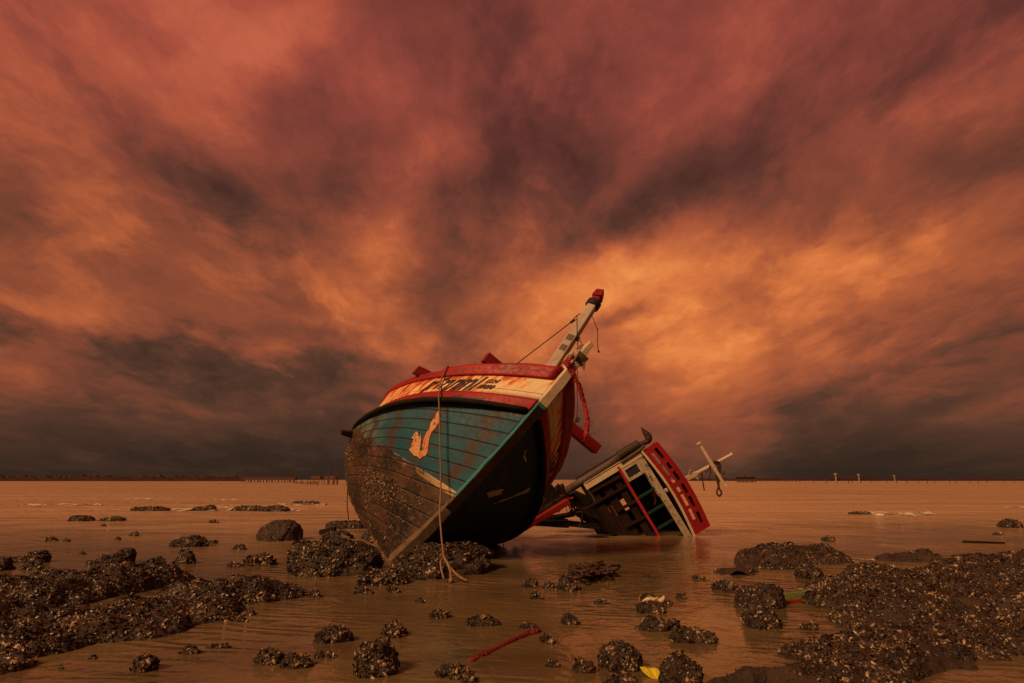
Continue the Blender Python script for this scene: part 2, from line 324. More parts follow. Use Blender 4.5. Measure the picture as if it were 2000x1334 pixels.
# ---- boat paint
def uvsep(t):
    u = t.n('ShaderNodeUVMap'); return u.outputs[0], *t.sep(u.outputs[0])[:2]
NPL = 13.0
def hull_material():
    t = material('hull_planks'); uv, us, vs = uvsep(t); c = t.coord('Object'); ox, oy, oz = t.sep(c)
    pf = t.math('FRACT', t.math('MULTIPLY', vs, NPL)); pi_ = t.math('FLOOR', t.math('MULTIPLY', vs, NPL))
    dseam = t.math('MINIMUM', pf, t.math('SUBTRACT', 1.0, pf))
    nb = t.noise(c, 2.2, 5, .6); nf = t.noise(c, 16, 6, .7); nm = t.noise(c, 6, 6, .65, .5)
    seam = t.mapr(t.math('ADD', dseam, t.math('MULTIPLY', t.math('SUBTRACT', nm, .5), .07)), .016, .085, 1.0, 0.0)
    # butt joints and nail rows: frames every 0.42 m, offset per plank
    fr = t.math('FRACT', t.math('ADD', t.math('MULTIPLY', us, 2.3), t.math('MULTIPLY', t.math('FRACT', t.math('MULTIPLY', pi_, .37)), .25)))
    dfr = t.math('ABSOLUTE', t.math('SUBTRACT', fr, .5))
    # vertical rust and wash stains: strong variation along the boat, little across
    stv = t.n('ShaderNodeCombineXYZ'); t.set(stv.inputs[0], t.math('MULTIPLY', us, 9.0)); t.set(stv.inputs[1], t.math('MULTIPLY', vs, 5.0))
    stn = t.noise(stv.outputs[0], 1.0, 5, .6, .3)
    teal = t.mix(t.mapr(nb, .35, .7), (.004, .062, .100), (.008, .098, .132))
    teal = t.mix(t.math('MULTIPLY', t.mapr(nf, .5, .75), .45), teal, (.012, .07, .085))
    aft = t.mapr(us, .95, 1.7)
    teal = t.mix(t.math('MULTIPLY', t.math('MULTIPLY', aft, t.mapr(nm, .30, .60)), .8), teal, (.16, .17, .11))
    rustm = t.math('MULTIPLY', t.mapr(dfr, .02, .24, 1.0, 0.0), t.mapr(t.math('ADD', stn, t.math('MULTIPLY', t.math('SUBTRACT', nm, .5), .6)), .33, .52))
    teal = t.mix(t.math('MULTIPLY', rustm, .95), teal, (.055, .030, .018))
    under = t.math('MULTIPLY', t.mapr(pf, .55, .98), t.mapr(t.noise(stv.outputs[0], 2.2, 4, .6), .45, .62))
    teal = t.mix(t.math('MULTIPLY', under, .75), teal, (.040, .024, .015))            # rust weeping from the seams
    teal = t.mix(t.math('MULTIPLY', t.mapr(t.noise(c, 4.2, 7, .68, .8), .55, .62), .55), teal, (.02, .045, .045))
    spots = t.mapr(t.noise(c, 26, 3, .5), .66, .71)
    teal = t.mix(t.math('MULTIPLY', spots, .8), teal, (.045, .02, .012))
    # bottom: bare and fouled timber
    bot = t.mix(t.mapr(nb, .36, .64), (.015, .009, .006), (.086, .036, .018))
    bot = t.mix(t.math('MULTIPLY', t.mapr(nm, .56, .68), .65), bot, (.115, .115, .045))
    bot = t.mix(t.math('MULTIPLY', t.mapr(nf, .52, .72), .6), bot, (.20, .115, .06))
    bot = t.mix(t.math('MULTIPLY', t.mapr(nf, .28, .46, 1.0, 0.0), .75), bot, (.014, .009, .006))
    # edge of the paint: painted waterline, climbing towards the bilge where growth covers it
    wl = t.math('ADD', 1.02, t.math('MULTIPLY', t.math('MAXIMUM', t.math('ADD', ox, .9), -.2), .095))
    wl = t.math('ADD', wl, t.math('MULTIPLY', t.mapr(us, 1.2, 3.0), .12))
    dw = t.math('SUBTRACT', oz, wl); dwn = t.math('ADD', dw, t.math('MULTIPLY', t.math('SUBTRACT', nm, .5), t.mapr(us, .25, 1.5, .03, .50)))
    above = t.mapr(dwn, -.012, .012)
    cc = t.mix(above, bot, teal)
    strip = t.math('MULTIPLY', t.math('MULTIPLY', t.mapr(dw, -.075, -.06), t.mapr(dw, -.005, .005, 1, 0)), t.math('MULTIPLY', t.math('MULTIPLY', t.mapr(us, .95, 1.15, 1, 0), t.math('LESS_THAN', oy, 0.0)), t.mapr(t.math('SUBTRACT', nm, t.mapr(us, .2, .6, 0.0, .13)), .36, .46)))
    cc = t.mix(t.math('MULTIPLY', strip, t.mapr(us, 0.12, .5, 1.0, .30)), cc, (.52, .33, .14))
    cc = t.mix(t.math('MULTIPLY', seam, .9), cc, (.010, .008, .006))
    rubk = t.mapr(t.math('ADD', vs, t.math('MULTIPLY', t.math('SUBTRACT', nm, .5), .02)), .955, .965)
    cc = t.mix(rubk, cc, (.012, .010, .009))
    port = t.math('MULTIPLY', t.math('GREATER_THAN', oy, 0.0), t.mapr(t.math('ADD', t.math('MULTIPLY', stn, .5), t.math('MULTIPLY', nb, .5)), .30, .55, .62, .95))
    cc = t.mix(port, cc, (.006, .022, .030))                     # shade of the port side painted into the colour as near-black navy
    hgt = t.math('ADD', t.math('MULTIPLY', seam, -1.0), t.math('MULTIPLY', nf, .35))
    hgt = t.math('ADD', hgt, t.math('MULTIPLY', t.math('MULTIPLY', t.math('SUBTRACT', 1.0, above), nm), 1.2))
    return finish(t, cc, t.mapr(nf, .3, .7, .42, .70), t.bump(hgt, .55, .02), .4)
def band_material():
    t = material('stained_white_paint'); uv, us, vs = uvsep(t); c = t.coord('Object')
    a = t.n('ShaderNodeCombineXYZ'); t.set(a.inputs[0], t.math('ADD', t.math('MULTIPLY', us, 15.0), t.math('MULTIPLY', vs, 1.1))); t.set(a.inputs[1], t.math('MULTIPLY', vs, .9))
    st = t.noise(a.outputs[0], 1.0, 6, .62, .2); nb = t.noise(c, 3, 5, .6); nf = t.noise(c, 22, 6, .7)
    k = t.math('ADD', st, t.math('MULTIPLY', t.math('SUBTRACT', nb, .5), .5))
    k = t.math('SUBTRACT', k, t.mapr(us, .50, .15, 0.0, .13))
    k = t.math('ADD', k, t.math('MULTIPLY', t.math('SUBTRACT', vs, .5), .10))
    cc = t.ramp(k, [(.30, (.74, .58, .36)), (.43, (.76, .52, .26)), (.50, (.72, .27, .075)), (.57, (.50, .085, .030)), (.68, (.16, .035, .018))])
    cc = t.mix(t.math('MULTIPLY', t.mapr(nf, .52, .75), .4), cc, (.18, .09, .04))
    ln = t.mapr(t.math('ABSOLUTE', t.math('SUBTRACT', t.math('ADD', vs, t.math('MULTIPLY', t.math('SUBTRACT', nb, .5), .04)), .26)), .006, .022, 1.0, 0.0)
    cc = t.mix(t.math('MULTIPLY', ln, .85), cc, (.07, .025, .012))
    j = t.math('ABSOLUTE', t.math('SUBTRACT', t.math('FRACT', t.math('MULTIPLY', us, .8)), .5))
    cc = t.mix(t.mapr(j, .004, .012, .7, 0.0), cc, (.05, .02, .01))
    return finish(t, cc, t.mapr(nf, .3, .7, .5, .75), t.bump(nf, .2, .01), .3)
def red_material(name, peel):
    t = material(name); uv, us, vs = uvsep(t); c = t.coord('Object')
    nb = t.noise(c, 3, 5, .6); nf = t.noise(c, 20, 6, .7); nm = t.noise(t.scale(uv, (2.2, 1.6, 1)), 2.2, 6, .62, .3)
    cc = t.mix(t.mapr(nb, .35, .7), (.34, .006, .009), (.22, .006, .009))
    cc = t.mix(t.math('MULTIPLY', t.mapr(nf, .54, .74), .5), cc, (.15, .010, .010))
    a = t.n('ShaderNodeCombineXYZ'); t.set(a.inputs[0], t.math('MULTIPLY', us, 13.0)); t.set(a.inputs[1], t.math('MULTIPLY', vs, 1.2))
    st = t.noise(a.outputs[0], 1.0, 5, .6)
    cc = t.mix(t.math('MULTIPLY', t.mapr(st, .62, .74), .40), cc, (.55, .17, .12))
    if peel:
        e = t.math('ADD', vs, t.math('MULTIPLY', t.math('SUBTRACT', nm, .5), 1.5))
        e = t.math('SUBTRACT', e, t.mapr(us, .30, .36, -.7, .30)); e = t.math('SUBTRACT', e, t.mapr(us, .9, 1.4, 0.0, .16))
        cc = t.mix(t.mapr(e, .04, .07, 1.0, 0.0), cc, t.mix(t.mapr(nf, .4, .6), (.020, .014, .011), (.07, .030, .022)))
    else:
        ln = t.mapr(t.math('ABSOLUTE', t.math('SUBTRACT', t.math('ADD', vs, t.math('MULTIPLY', t.math('SUBTRACT', nb, .5), .05)), .56)), .01, .03, 1.0, 0.0)
        cc = t.mix(t.math('MULTIPLY', ln, .8), cc, (.045, .006, .006))
        cc = t.mix(t.mapr(t.noise(c, 9, 5, .7), .66, .69), cc, (.05, .012, .010))
    return finish(t, cc, t.mapr(nf, .3, .7, .42, .68), t.bump(nf, .25, .01), .35)
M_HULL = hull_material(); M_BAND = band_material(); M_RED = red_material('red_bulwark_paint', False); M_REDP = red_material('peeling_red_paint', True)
M_REDT = worn('red_timber', (.28, .008, .009), (.16, .014, .012), 4, .6, (.022, .012, .010), .64, grain=(1, 1, 1))
M_REDR = worn('bright_red_rail_paint', (.42, .012, .012), (.22, .012, .012), 3, .4, (.05, .015, .012), .70)
M_BLACK = worn('blackened_timber', (.011, .008, .006), (.026, .015, .010), 4, .7, rough=.8, spec=.12)
M_BROWN = worn('dark_brown_timber', (.026, .011, .007), (.009, .005, .004), 4, .7, rough=.8, spec=.12)
M_BARE = worn('weathered_bare_wood', (.17, .105, .06), (.055, .032, .02), 6, .8, (.26, .17, .09), .66, rough=.75, grain=(1, 1, 3))
M_CREAM = worn('cream_paint', (.66, .52, .35), (.36, .22, .12), 4, .45, (.10, .05, .03), .70, grain=(1, 1, 1))
M_CREAMD = worn('chipped_grey_cream_paint', (.50, .42, .31), (.20, .13, .085), 5, .7, (.05, .03, .02), .60)
M_TEALT = worn('teal_timber', (.045, .21, .20), (.022, .11, .12), 5, .6, (.10, .06, .035), .66)
M_MAST = worn('weathered_mast_paint', (.50, .40, .31), (.30, .20, .14), 3, .6, (.13, .08, .05), .71, grain=(1, 1, .3))
M_LETTER = worn('black_lettering', (.016, .012, .011), (.05, .022, .014), 9, .7, (.32, .12, .05), .69, bump=.05)
M_IRON = worn('rusty_iron', (.030, .018, .013), (.085, .035, .018), 12, .6, rough=.6)
M_GLASS = finish(material('dusty_window_glass'), (.030, .029, .027), .25, None, .25)
M_GREEN = worn('dark_green_cabin_paint', (.008, .034, .018), (.006, .016, .010), 4, .6, (.025, .02, .014), .68)
M_ROPE = worn('brown_rope', (.28, .155, .085), (.13, .07, .04), 20, .6, bump=.5)
M_ROPED = worn('dark_rope', (.085, .040, .024), (.04, .02, .014), 20, .6, bump=.5)
M_CORD = worn('black_cord', (.025, .016, .012), (.05, .028, .018), 20, .5)
M_ROPER = worn('red_rope_fibre', (.40, .025, .022), (.20, .014, .012), 25, .6, bump=.6)
M_PEEL = worn('bared_undercoat', (.66, .42, .20), (.62, .15, .05), 9, 1.0, (.24, .04, .02), .57, bump=.1)
M_BAREG = worn('grey_plate', (.16, .12, .09), (.09, .06, .045), 8, .6)
M_SCRAPE = worn('scraped_pale_wood', (.52, .40, .26), (.25, .17, .10), 7, .8, (.03, .025, .02), .58, bump=.1)

boat = tag(empty('fishing_boat', BM), 'large wooden fishing boat heeled over on rocks, teal hull below red and white bulwarks', 'boat')
def surf(name, fn, S, V, mats, flip, thick=.03, fmat=None, parent=boat):
    """a shell part sampled from fn(s, v): UV = (s, v)"""
    S = np.asarray(S); V = np.asarray(V); ss, vv = np.meshgrid(S, V, indexing='ij'); P = fn(ss, vv).reshape(-1, 3); nv = len(V)
    f = []
    for i in range(len(S) - 1):
        for j in range(nv - 1):
            q = (i * nv + j, (i + 1) * nv + j, (i + 1) * nv + j + 1, i * nv + j + 1); f.append(q if flip else q[::-1])
    o = mk(name, P, f, mats, parent, None, True, np.stack([ss.ravel(), vv.ravel()], 1))
    if thick:
        m = o.modifiers.new('thickness', 'SOLIDIFY'); m.thickness = thick; m.offset = -1; m.use_even_offset = False
    return o
S_ = np.concatenate([np.linspace(0, 1, 34) ** 1.5 * 3.0, np.linspace(3.2, LEN, 14)])
V_ = np.linspace(0, 1, 40)
# hull planking: both sides one skin
def hull_both():
    ss, vv = np.meshgrid(S_, V_, indexing='ij'); v = []; f = []; uv = []; n = len(S_) * len(V_); nv = len(V_)
    for k, sg in enumerate((-1, 1)):
        v.append(side(sect(ss, vv), sg).reshape(-1, 3)); hp = sect(ss, vv); uv.append(np.stack([ss.ravel(), (hp[..., 2] / lev('kn', ss)[..., 2]).ravel()], 1))
        for i in range(len(S_) - 1):
            for j in range(nv - 1):
                q = (k * n + i * nv + j, k * n + (i + 1) * nv + j, k * n + (i + 1) * nv + j + 1, k * n + i * nv + j + 1); f.append(q if sg > 0 else q[::-1])
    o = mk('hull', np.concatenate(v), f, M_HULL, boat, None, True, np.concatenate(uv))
    m = o.modifiers.new('thickness', 'SOLIDIFY'); m.thickness = .04; m.offset = -1
    return o
hull = hull_both()
for sg in (-1, 1):
    fl = sg > 0
    def jag(s, k, a=.012): return a * vnoise(np.stack([np.asarray(s) * 9, np.asarray(s) * 0 + k, np.asarray(s) * 0], -1), 5 + k)
    surf('lower_strake', lambda s, v: band_pt('kn', 'wb', s, v * .92 - .02, sg, .032), S_, np.linspace(0, 1, 7), M_REDP, fl, .05)
    nb_ = surf('name_band', lambda s, v: band_pt('wb', 'wt', s, v, sg, .012), S_, np.linspace(0, 1, 7), M_BAND, fl, .03)
    def bulw(s, v):
        top = np.where(s < 1.2, 1.0, .74); p = band_pt('wt', 'rail', s, v * top * 1.02 - .02, sg, .035)
        p[..., 2] += jag(s, 3) * v; return p
    Sb = np.concatenate([np.linspace(.02, 1.19, 22), np.linspace(1.205, LEN, 30)])
    surf('bulwark', bulw, Sb, np.linspace(0, 1, 7), M_RED, fl, .07)
    # capping timber on the fore part and the rubbing strake under the red plank
    rb = MB(); sr = np.linspace(.02, LEN, 60); rb.tube(band_pt('kn', 'wb', sr, sr * 0 - .06, sg, .03), .035, 8)
    rb.build('rubbing_strake', M_BLACK, boat, smooth=True)
# deck and the closed after end
dS = np.linspace(.05, LEN, 30); L_ = lev('wb', dS); v = []
for p in L_: v += [(p[0], p[1] * .98, p[2] - .02), (p[0], 0, p[2] + .03), (p[0], -p[1] * .98, p[2] - .02)]
f = [q for i in range(len(dS) - 1) for q in ((i * 3, i * 3 + 1, i * 3 + 4, i * 3 + 3), (i * 3 + 1, i * 3 + 2, i * 3 + 5, i * 3 + 4))]
mk('deck', v, f, M_BROWN, boat)
vv = np.linspace(0, 1, 24); e = sect(vv * 0 + LEN - .02, vv); rr = lev('wt', LEN - .02)
ring = [(p[0], p[1], p[2]) for p in e] + [(rr[0], rr[1], rr[2]), (rr[0], -rr[1], rr[2])] + [(p[0], -p[1], p[2]) for p in e[::-1]]
mk('transom', ring, [tuple(range(len(ring)))], M_BLACK, boat)
# stem and keel timbers
def sweep_box(zs, fwd, aft, half, name, mat, parent, wob=.0, bev=.008):
    zs = np.asarray(zs); v = []; f = []
    for i, z in enumerate(zs):
        x = RK1 * z + RK2 * z * z; h = half[i] if hasattr(half, '__len__') else half
        fo = fwd[i] if hasattr(fwd, '__len__') else fwd; af = aft[i] if hasattr(aft, '__len__') else aft
        for a, b in ((fo, -h * .8), (fo, h * .8), (-af, h), (-af, -h)):
            n = wob * np.array([vnoise(np.array([[z * 6, a * 9, b * 9 + k]]), 3)[0] for k in (0, 5, 9)])
            v.append((x + a * .8 + n[0], b + n[1], z - a * .55 + n[2]))
        if i:
            for k in range(4): f.append(((i - 1) * 4 + k, (i - 1) * 4 + (k + 1) % 4, i * 4 + (k + 1) % 4, i * 4 + k))
    f += [(0, 1, 2, 3)[::-1], tuple(len(zs) * 4 - 4 + k for k in range(4))]
    o = mk(name, v, f, mat, parent)
    b = o.modifiers.new('bevel', 'BEVEL'); b.width = bev; b.segments = 2
    return o
zz = np.linspace(1.13, 2.64, 26); sweep_box(zz, .07, .11, .078, 'stem_post', M_TEALT, boat, .010)
zz = np.linspace(-.06, 1.13, 24); sweep_box(zz, .075, .12, .075, 'stem_foot', M_BARE, boat, .02)
zz = np.linspace(2.64, 3.66, 22); sweep_box(zz, np.interp(zz, [2.64, 3.2, 3.64], [.085, .07, .03]), np.interp(zz, [2.64, 3.1, 3.3, 3.62], [.17, .14, .09, .02]), np.interp(zz, [2.64, 3.2, 3.64], [.085, .075, .038]), 'stem_head', M_CREAM, boat, .014)
mb = MB(); zz = np.linspace(1.0, 2.6, 20)
for a, b in zip(zz[:-1], zz[1:]):
    f_ = lambda z: np.array([RK1 * z + RK2 * z * z + .075 * .8 + .015, 0, z - .075 * .55 - .01]); mb.beam(f_(a), f_(b + .004), .105, .03, (0, 1, 0), 0, .006)
mb.build('stem_facing', M_BROWN, boat)
mb = MB(); kx = np.linspace(.10, -LEN + .3, 26)
for a, b in zip(kx[:-1], kx[1:]): mb.beam((a, 0, .0), (b - .004, 0, 0), .13, .15, (0, 1, 0), 0, .012)
mb.build('keel', M_BARE, boat, .006)
# knightheads / cross timber that pokes out over both rails
ca = at_boat(947, 697, 0, .20); cb = at_boat(1166, 878, 0, .20)
mb = MB(); mb.beam(ca, cb, .155, .145, (1, 0, 0), 0, .008); mb.build('cross_beam', M_REDT, boat, .008)
pa = at_boat(828, 727, 0, -.55); mb = MB(); mb.box(pa - (0, .02, .03), ((0, 1, .25), (1, 0, 0), (0, 0, 1)), (.10, .07, .07), 0, .01); mb.build('timber_head', M_REDT, boat, .006)
pa = band_pt('kn', 'wb', 3.1, -.25, -1, .0)
# stub of a broken rubbing strake on the bilge
hb = hull_pt(2.3, .66, -1, -.03); hb2 = hull_pt(2.3, .66, -1, .16)
mb = MB(); mb.beam(hb, hb2, .13, .10, (1, 0, 0), 0, .02, .7); mb.build('strake_stub', M_BLACK, boat, .01)
# mast with cap, collar, plates and stay
m0 = at_boat(1061, 745, 1, .05); m1 = at_boat(1158, 596, 1, .02); m2 = at_boat(1166, 583, 1, .02); m3 = at_boat(1170, 574, 1, .02)
md = (m1 - m0) / np.linalg.norm(m1 - m0); mf = m0 - md * 1.4
mast = MB(); w0, w1 = .175, .140
sx = np.array([.80, -.55, -.25]); mast.beam(mf, m1, w0, w0, sx, 0, .004, w1 / w0); mast = mast.build('mast', M_MAST, boat, .02)
mb = MB(); mb.beam(m1 - md * .01, m2, .118, .118, sx); mb.beam(m2, m3 + md * .05, .165, .165, sx, 0, 0, .75); mb.build('mast_cap', M_REDT, mast, .015)
mb = MB(); 
for k in range(4): 
    a = m1 - md * (.03 - .028 * k); ring_ = [a + (.098 * math.cos(q) * np.cross(md, sx) / np.linalg.norm(np.cross(md, sx)) + .098 * math.sin(q) * (sx - md * sx.dot(md)) / np.linalg.norm(sx - md * sx.dot(md))) for q in np.linspace(0, 2 * PI, 17)]
    mb.tube(ring_, .018, 6)
mb.build('lashing', M_CORD, mast, smooth=True)
sxn = (sx - md * sx.dot(md)); sxn /= np.linalg.norm(sxn); tt_ = np.cross(md, sxn)
wc = w2b((0, 0, CH)); fc = [q for q in (sxn, -sxn, tt_, -tt_)]; vd = wc - m0; vd /= np.linalg.norm(vd); fc.sort(key=lambda q: -q.dot(vd)); nrm = fc[0]
for px, py in ((1112, 665), (1090, 690)):
    k = np.linalg.norm(at_boat(px, py, 1, .03) - m0); p = m0 + md * k + nrm * .081; mb = MB(); mb.box(p, (md, np.cross(md, nrm), nrm), (.055, .045, .006)); mb.build('mast_plate', M_BAREG, mast, .003)
sa = m1 - md * .02; sb_ = at_boat(1006, 713, 1, -.25); mb = MB(); d_ = sb_ - sa; L = np.linalg.norm(d_); d_ /= L
mb.tube([sa + d_ * .42, sb_], .008, 6)
for k in range(3):
    c0 = sa + d_ * (.06 + .11 * k); n1 = np.cross(d_, (0.3, .8, .1)); n1 /= np.linalg.norm(n1); n2 = np.cross(d_, n1); q = n1 if k % 2 else n2
    mb.tube([c0 + d_ * (.075 * math.cos(a)) + q * .026 * math.sin(a) for a in np.linspace(0, 2 * PI, 17)], .008, 6)
mb.tube([sa + d_ * .35, sa + d_ * .43], .022, 8)
mb.build('stay_wire', M_CORD, mast, smooth=True)

# lettering and marks painted on the planking: flat glyphs wrapped on the surface
def glyphs(txt, shear=0.0, size=1.0, bold=.0):
    cu = bpy.data.curves.new('lettering', 'FONT'); cu.body = txt; cu.size = size; cu.shear = shear; cu.offset = bold; cu.resolution_u = 3
    ob = bpy.data.objects.new('lettering', cu); COL.objects.link(ob); bpy.context.view_layer.update()
    me = bpy.data.meshes.new_from_object(ob.evaluated_get(bpy.context.evaluated_depsgraph_get()))
    bm = bmesh.new(); bm.from_mesh(me); bmesh.ops.triangulate(bm, faces=bm.faces)
    for _ in range(2):
        lo = [e for e in bm.edges if e.calc_length() > .16 * size]
        if lo: bmesh.ops.subdivide_edges(bm, edges=lo, cuts=1); bmesh.ops.triangulate(bm, faces=bm.faces)
    V = np.array([v.co[:2] for v in bm.verts]); bm.verts.ensure_lookup_table(); Fc = [[v.index for v in f.verts] for f in bm.faces]
    bm.free(); bpy.data.meshes.remove(me); bpy.data.objects.remove(ob); bpy.data.curves.remove(cu)
    return V, Fc
def paint_text(txt, fn, u0, u1, w0, w1, shear, bold, parent, name='lettering'):
    V, Fc = glyphs(txt, shear, 1.0, bold)
    if not len(V): return
    a = V.min(0); b = V.max(0); q = (V - a) / (b - a)
    P = fn(u0 + (u1 - u0) * q[:, 0], w0 + (w1 - w0) * q[:, 1]); o = mk(name, P, Fc, M_LETTER, parent)
    return o
BAND = lambda sg: (lambda s, w: band_pt('wb', 'wt', s, w, sg, .018))
paint_text('โชติชบาภา1', BAND(-1), 1.22, .555, .02, .95, .30, .040, boat)
paint_text('1224', BAND(-1), .53, .415, .52, .74, .15, .03, boat)
paint_text('09090', BAND(-1), .545, .40, .16, .42, .15, .035, boat)
paint_text('โชติชบาภา1', BAND(1), .60, 1.75, .05, .90, .2, .022, boat)
def paint_patch(pts, sg, mat, name='bare_patch'):
    P2 = np.array(pts); bm = bmesh.new(); vs = [bm.verts.new((x * 10, y * 10, 0)) for x, y in P2]; bm.faces.new(vs); bmesh.ops.triangulate(bm, faces=bm.faces)
    for _ in range(3): bmesh.ops.subdivide_edges(bm, edges=[e for e in bm.edges if e.calc_length() > .3], cuts=1); bmesh.ops.triangulate(bm, faces=bm.faces)
    bm.verts.index_update(); Q = np.array([v.co[:2] for v in bm.verts]) / 10; Fc = [[v.index for v in f.verts] for f in bm.faces]; bm.free()
    mk(name, hull_pt(Q[:, 0], Q[:, 1], sg, .008), Fc, mat, boat)
paint_patch([(0.64, 0.781), (0.60, 0.769), (0.57, 0.738), (0.57, 0.694), (0.58, 0.669), (0.56, 0.638), (0.50, 0.60), (0.53, 0.575), (0.59, 0.594), (0.61, 0.612), (0.625, 0.65), (0.615, 0.668), (0.638, 0.69), (0.64, 0.713), (0.63, 0.73), (0.645, 0.756)], -1, M_PEEL)
paint_patch([(0.73, 0.613), (0.70, 0.612), (0.67, 0.602), (0.665, 0.619), (0.635, 0.606), (0.63, 0.59), (0.645, 0.58), (0.62, 0.569), (0.58, 0.569), (0.55, 0.588), (0.51, 0.60), (0.50, 0.588), (0.52, 0.572), (0.54, 0.55), (0.575, 0.546), (0.61, 0.534), (0.69, 0.531), (0.675, 0.55), (0.71, 0.581), (0.735, 0.575)], -1, M_PEEL)
paint_patch([(0.19, 0.719), (0.22, 0.738), (0.25, 0.739), (0.29, 0.752), (0.34, 0.75), (0.335, 0.735), (0.36, 0.719), (0.29, 0.70), (0.26, 0.688), (0.25, 0.705)], 1, M_SCRAPE)
paint_patch([(0.39, 0.638), (0.43, 0.675), (0.46, 0.685), (0.50, 0.706), (0.54, 0.75), (0.58, 0.806), (0.60, 0.79), (0.62, 0.763), (0.55, 0.72), (0.49, 0.681), (0.44, 0.66), (0.40, 0.644)], 1, M_SCRAPE)
paint_patch([(0.14, 0.931), (0.15, 0.938), (0.18, 0.925), (0.25, 0.919), (0.25, 0.913), (0.19, 0.915)], 1, M_SCRAPE)

# ------------------------------------------------------------------ rocks and the shells that crust them
def shell_mat(name, a, b, rough):
    t = material(name); c = t.coord('Object'); n = t.noise(c, 45, 4, .6); return finish(t, t.mix(t.mapr(n, .35, .65), a, b), rough, t.bump(n, .3, .005), .5)
t = material('wet_rock'); c = t.coord('Object'); n1 = t.noise(c, 5, 6, .65); n2 = t.noise(c, 34, 6, .7)
cc = t.mix(t.mapr(n1, .35, .65), (.022, .012, .0065), (.056, .031, .016)); cc = t.mix(t.math('MULTIPLY', t.mapr(n2, .5, .7), .5), cc, (.10, .06, .035))
M_ROCK = finish(t, cc, t.mapr(n2, .3, .7, .4, .7), t.bump(t.math('ADD', n1, n2), .8, .03), .45)
M_SH = [shell_mat('dark_shell', (.014, .008, .0045), (.036, .020, .010), .38), shell_mat('brown_shell', (.035, .021, .013), (.085, .05, .028), .42), shell_mat('pale_shell', (.17, .105, .056), (.38, .25, .135), .40)]
SH_V = np.array([(0, 0, .30)] + [(math.cos(a) * (1.0 if abs(math.cos(a)) < .9 else 1.15), .62 * math.sin(a), -.05 + .08 * (k % 2)) for k, a in enumerate(np.linspace(0, 2 * PI, 8)[:-1])])
SH_F = np.array([(0, 1 + k, 1 + (k + 1) % 7) for k in range(7)])
def shells(V, Fq, rng, dens, size, zmin, tri_mask=None, probs=(.56, .32, .12), tiltmin=.2):
    tri = np.concatenate([np.array([(q[0], q[1], q[2]) for q in Fq]), np.array([(q[0], q[2], q[3]) for q in Fq if len(q) == 4]).reshape(-1, 3)]).astype(int)
    A, B, C = V[tri[:, 0]], V[tri[:, 1]], V[tri[:, 2]]; N = np.cross(B - A, C - A); ar = np.linalg.norm(N, axis=1) / 2; N = N / (2 * ar[:, None] + 1e-12)
    ok = (A[:, 2] + B[:, 2] + C[:, 2]) / 3 > zmin; w = ar * ok
    if tri_mask is not None: w = w * tri_mask((A + B + C) / 3)
    n = int(w.sum() * dens)
    if n < 1: return np.zeros((0, 3)), np.zeros((0, 3), int), np.zeros(0, int)
    i = rng.choice(len(tri), n, p=w / w.sum()); a = np.sqrt(rng.random(n)); b = rng.random(n)
    P = A[i] * (1 - a)[:, None] + B[i] * (a * (1 - b))[:, None] + C[i] * (a * b)[:, None]; N = N[i]
    Zx = N + rng.normal(size=(n, 3)) * .75; Zx /= np.linalg.norm(Zx, axis=1)[:, None]
    X = np.cross(Zx, rng.normal(size=(n, 3))); X /= np.linalg.norm(X, axis=1)[:, None]; Y = np.cross(Zx, X)
    sc = size * (.45 + 1.15 * rng.random(n) ** 2.6)
    T_ = SH_V[None] * np.array([1, 1, 1.0 + 0 * 1]) * sc[:, None, None]
    T_ = T_ * (1 + .25 * rng.normal(size=(n, 8, 1)).clip(-1, 1))
    O = P[:, None] + T_[..., :1] * X[:, None] + T_[..., 1:2] * Y[:, None] + T_[..., 2:] * Zx[:, None] + N[:, None] * sc[:, None, None] * .25
    Fs = (SH_F[None] + (np.arange(n) * 8)[:, None, None]).reshape(-1, 3); pn = fbm(P / max(size * 9, .05) + 7.7, 3, 41); u_ = rng.random(n) - .55 * pn; m = np.where(u_ < probs[0], 1, np.where(u_ < probs[0] + probs[1], 2, 3))
    return O.reshape(-1, 3), Fs, np.repeat(m, 7)
_ico = {}
def ico(sub):
    if sub not in _ico:
        bm = bmesh.new(); bmesh.ops.create_icosphere(bm, subdivisions=sub, radius=1); bm.verts.ensure_lookup_table()
        _ico[sub] = (np.array([v.co[:] for v in bm.verts]), np.array([[v.index for v in f.verts] for f in bm.faces])); bm.free()
    return _ico[sub]
def finish_rock(name, label, cat, V, Fq, org, rng, dens, size, probs, mask=None, group=None):
    SV, SF, SM = shells(V, Fq, rng, dens, size, .004, mask, probs)
    fl = [tuple(q) for q in Fq] + [tuple(q) for q in (SF + len(V))]
    o = mk(name, np.concatenate([V, SV]) if len(SV) else V, fl, [M_ROCK] + M_SH, None, np.concatenate([np.zeros(len(Fq), int), SM]))
    o.location = org; return tag(o, label, cat, group)
_rs = [100]
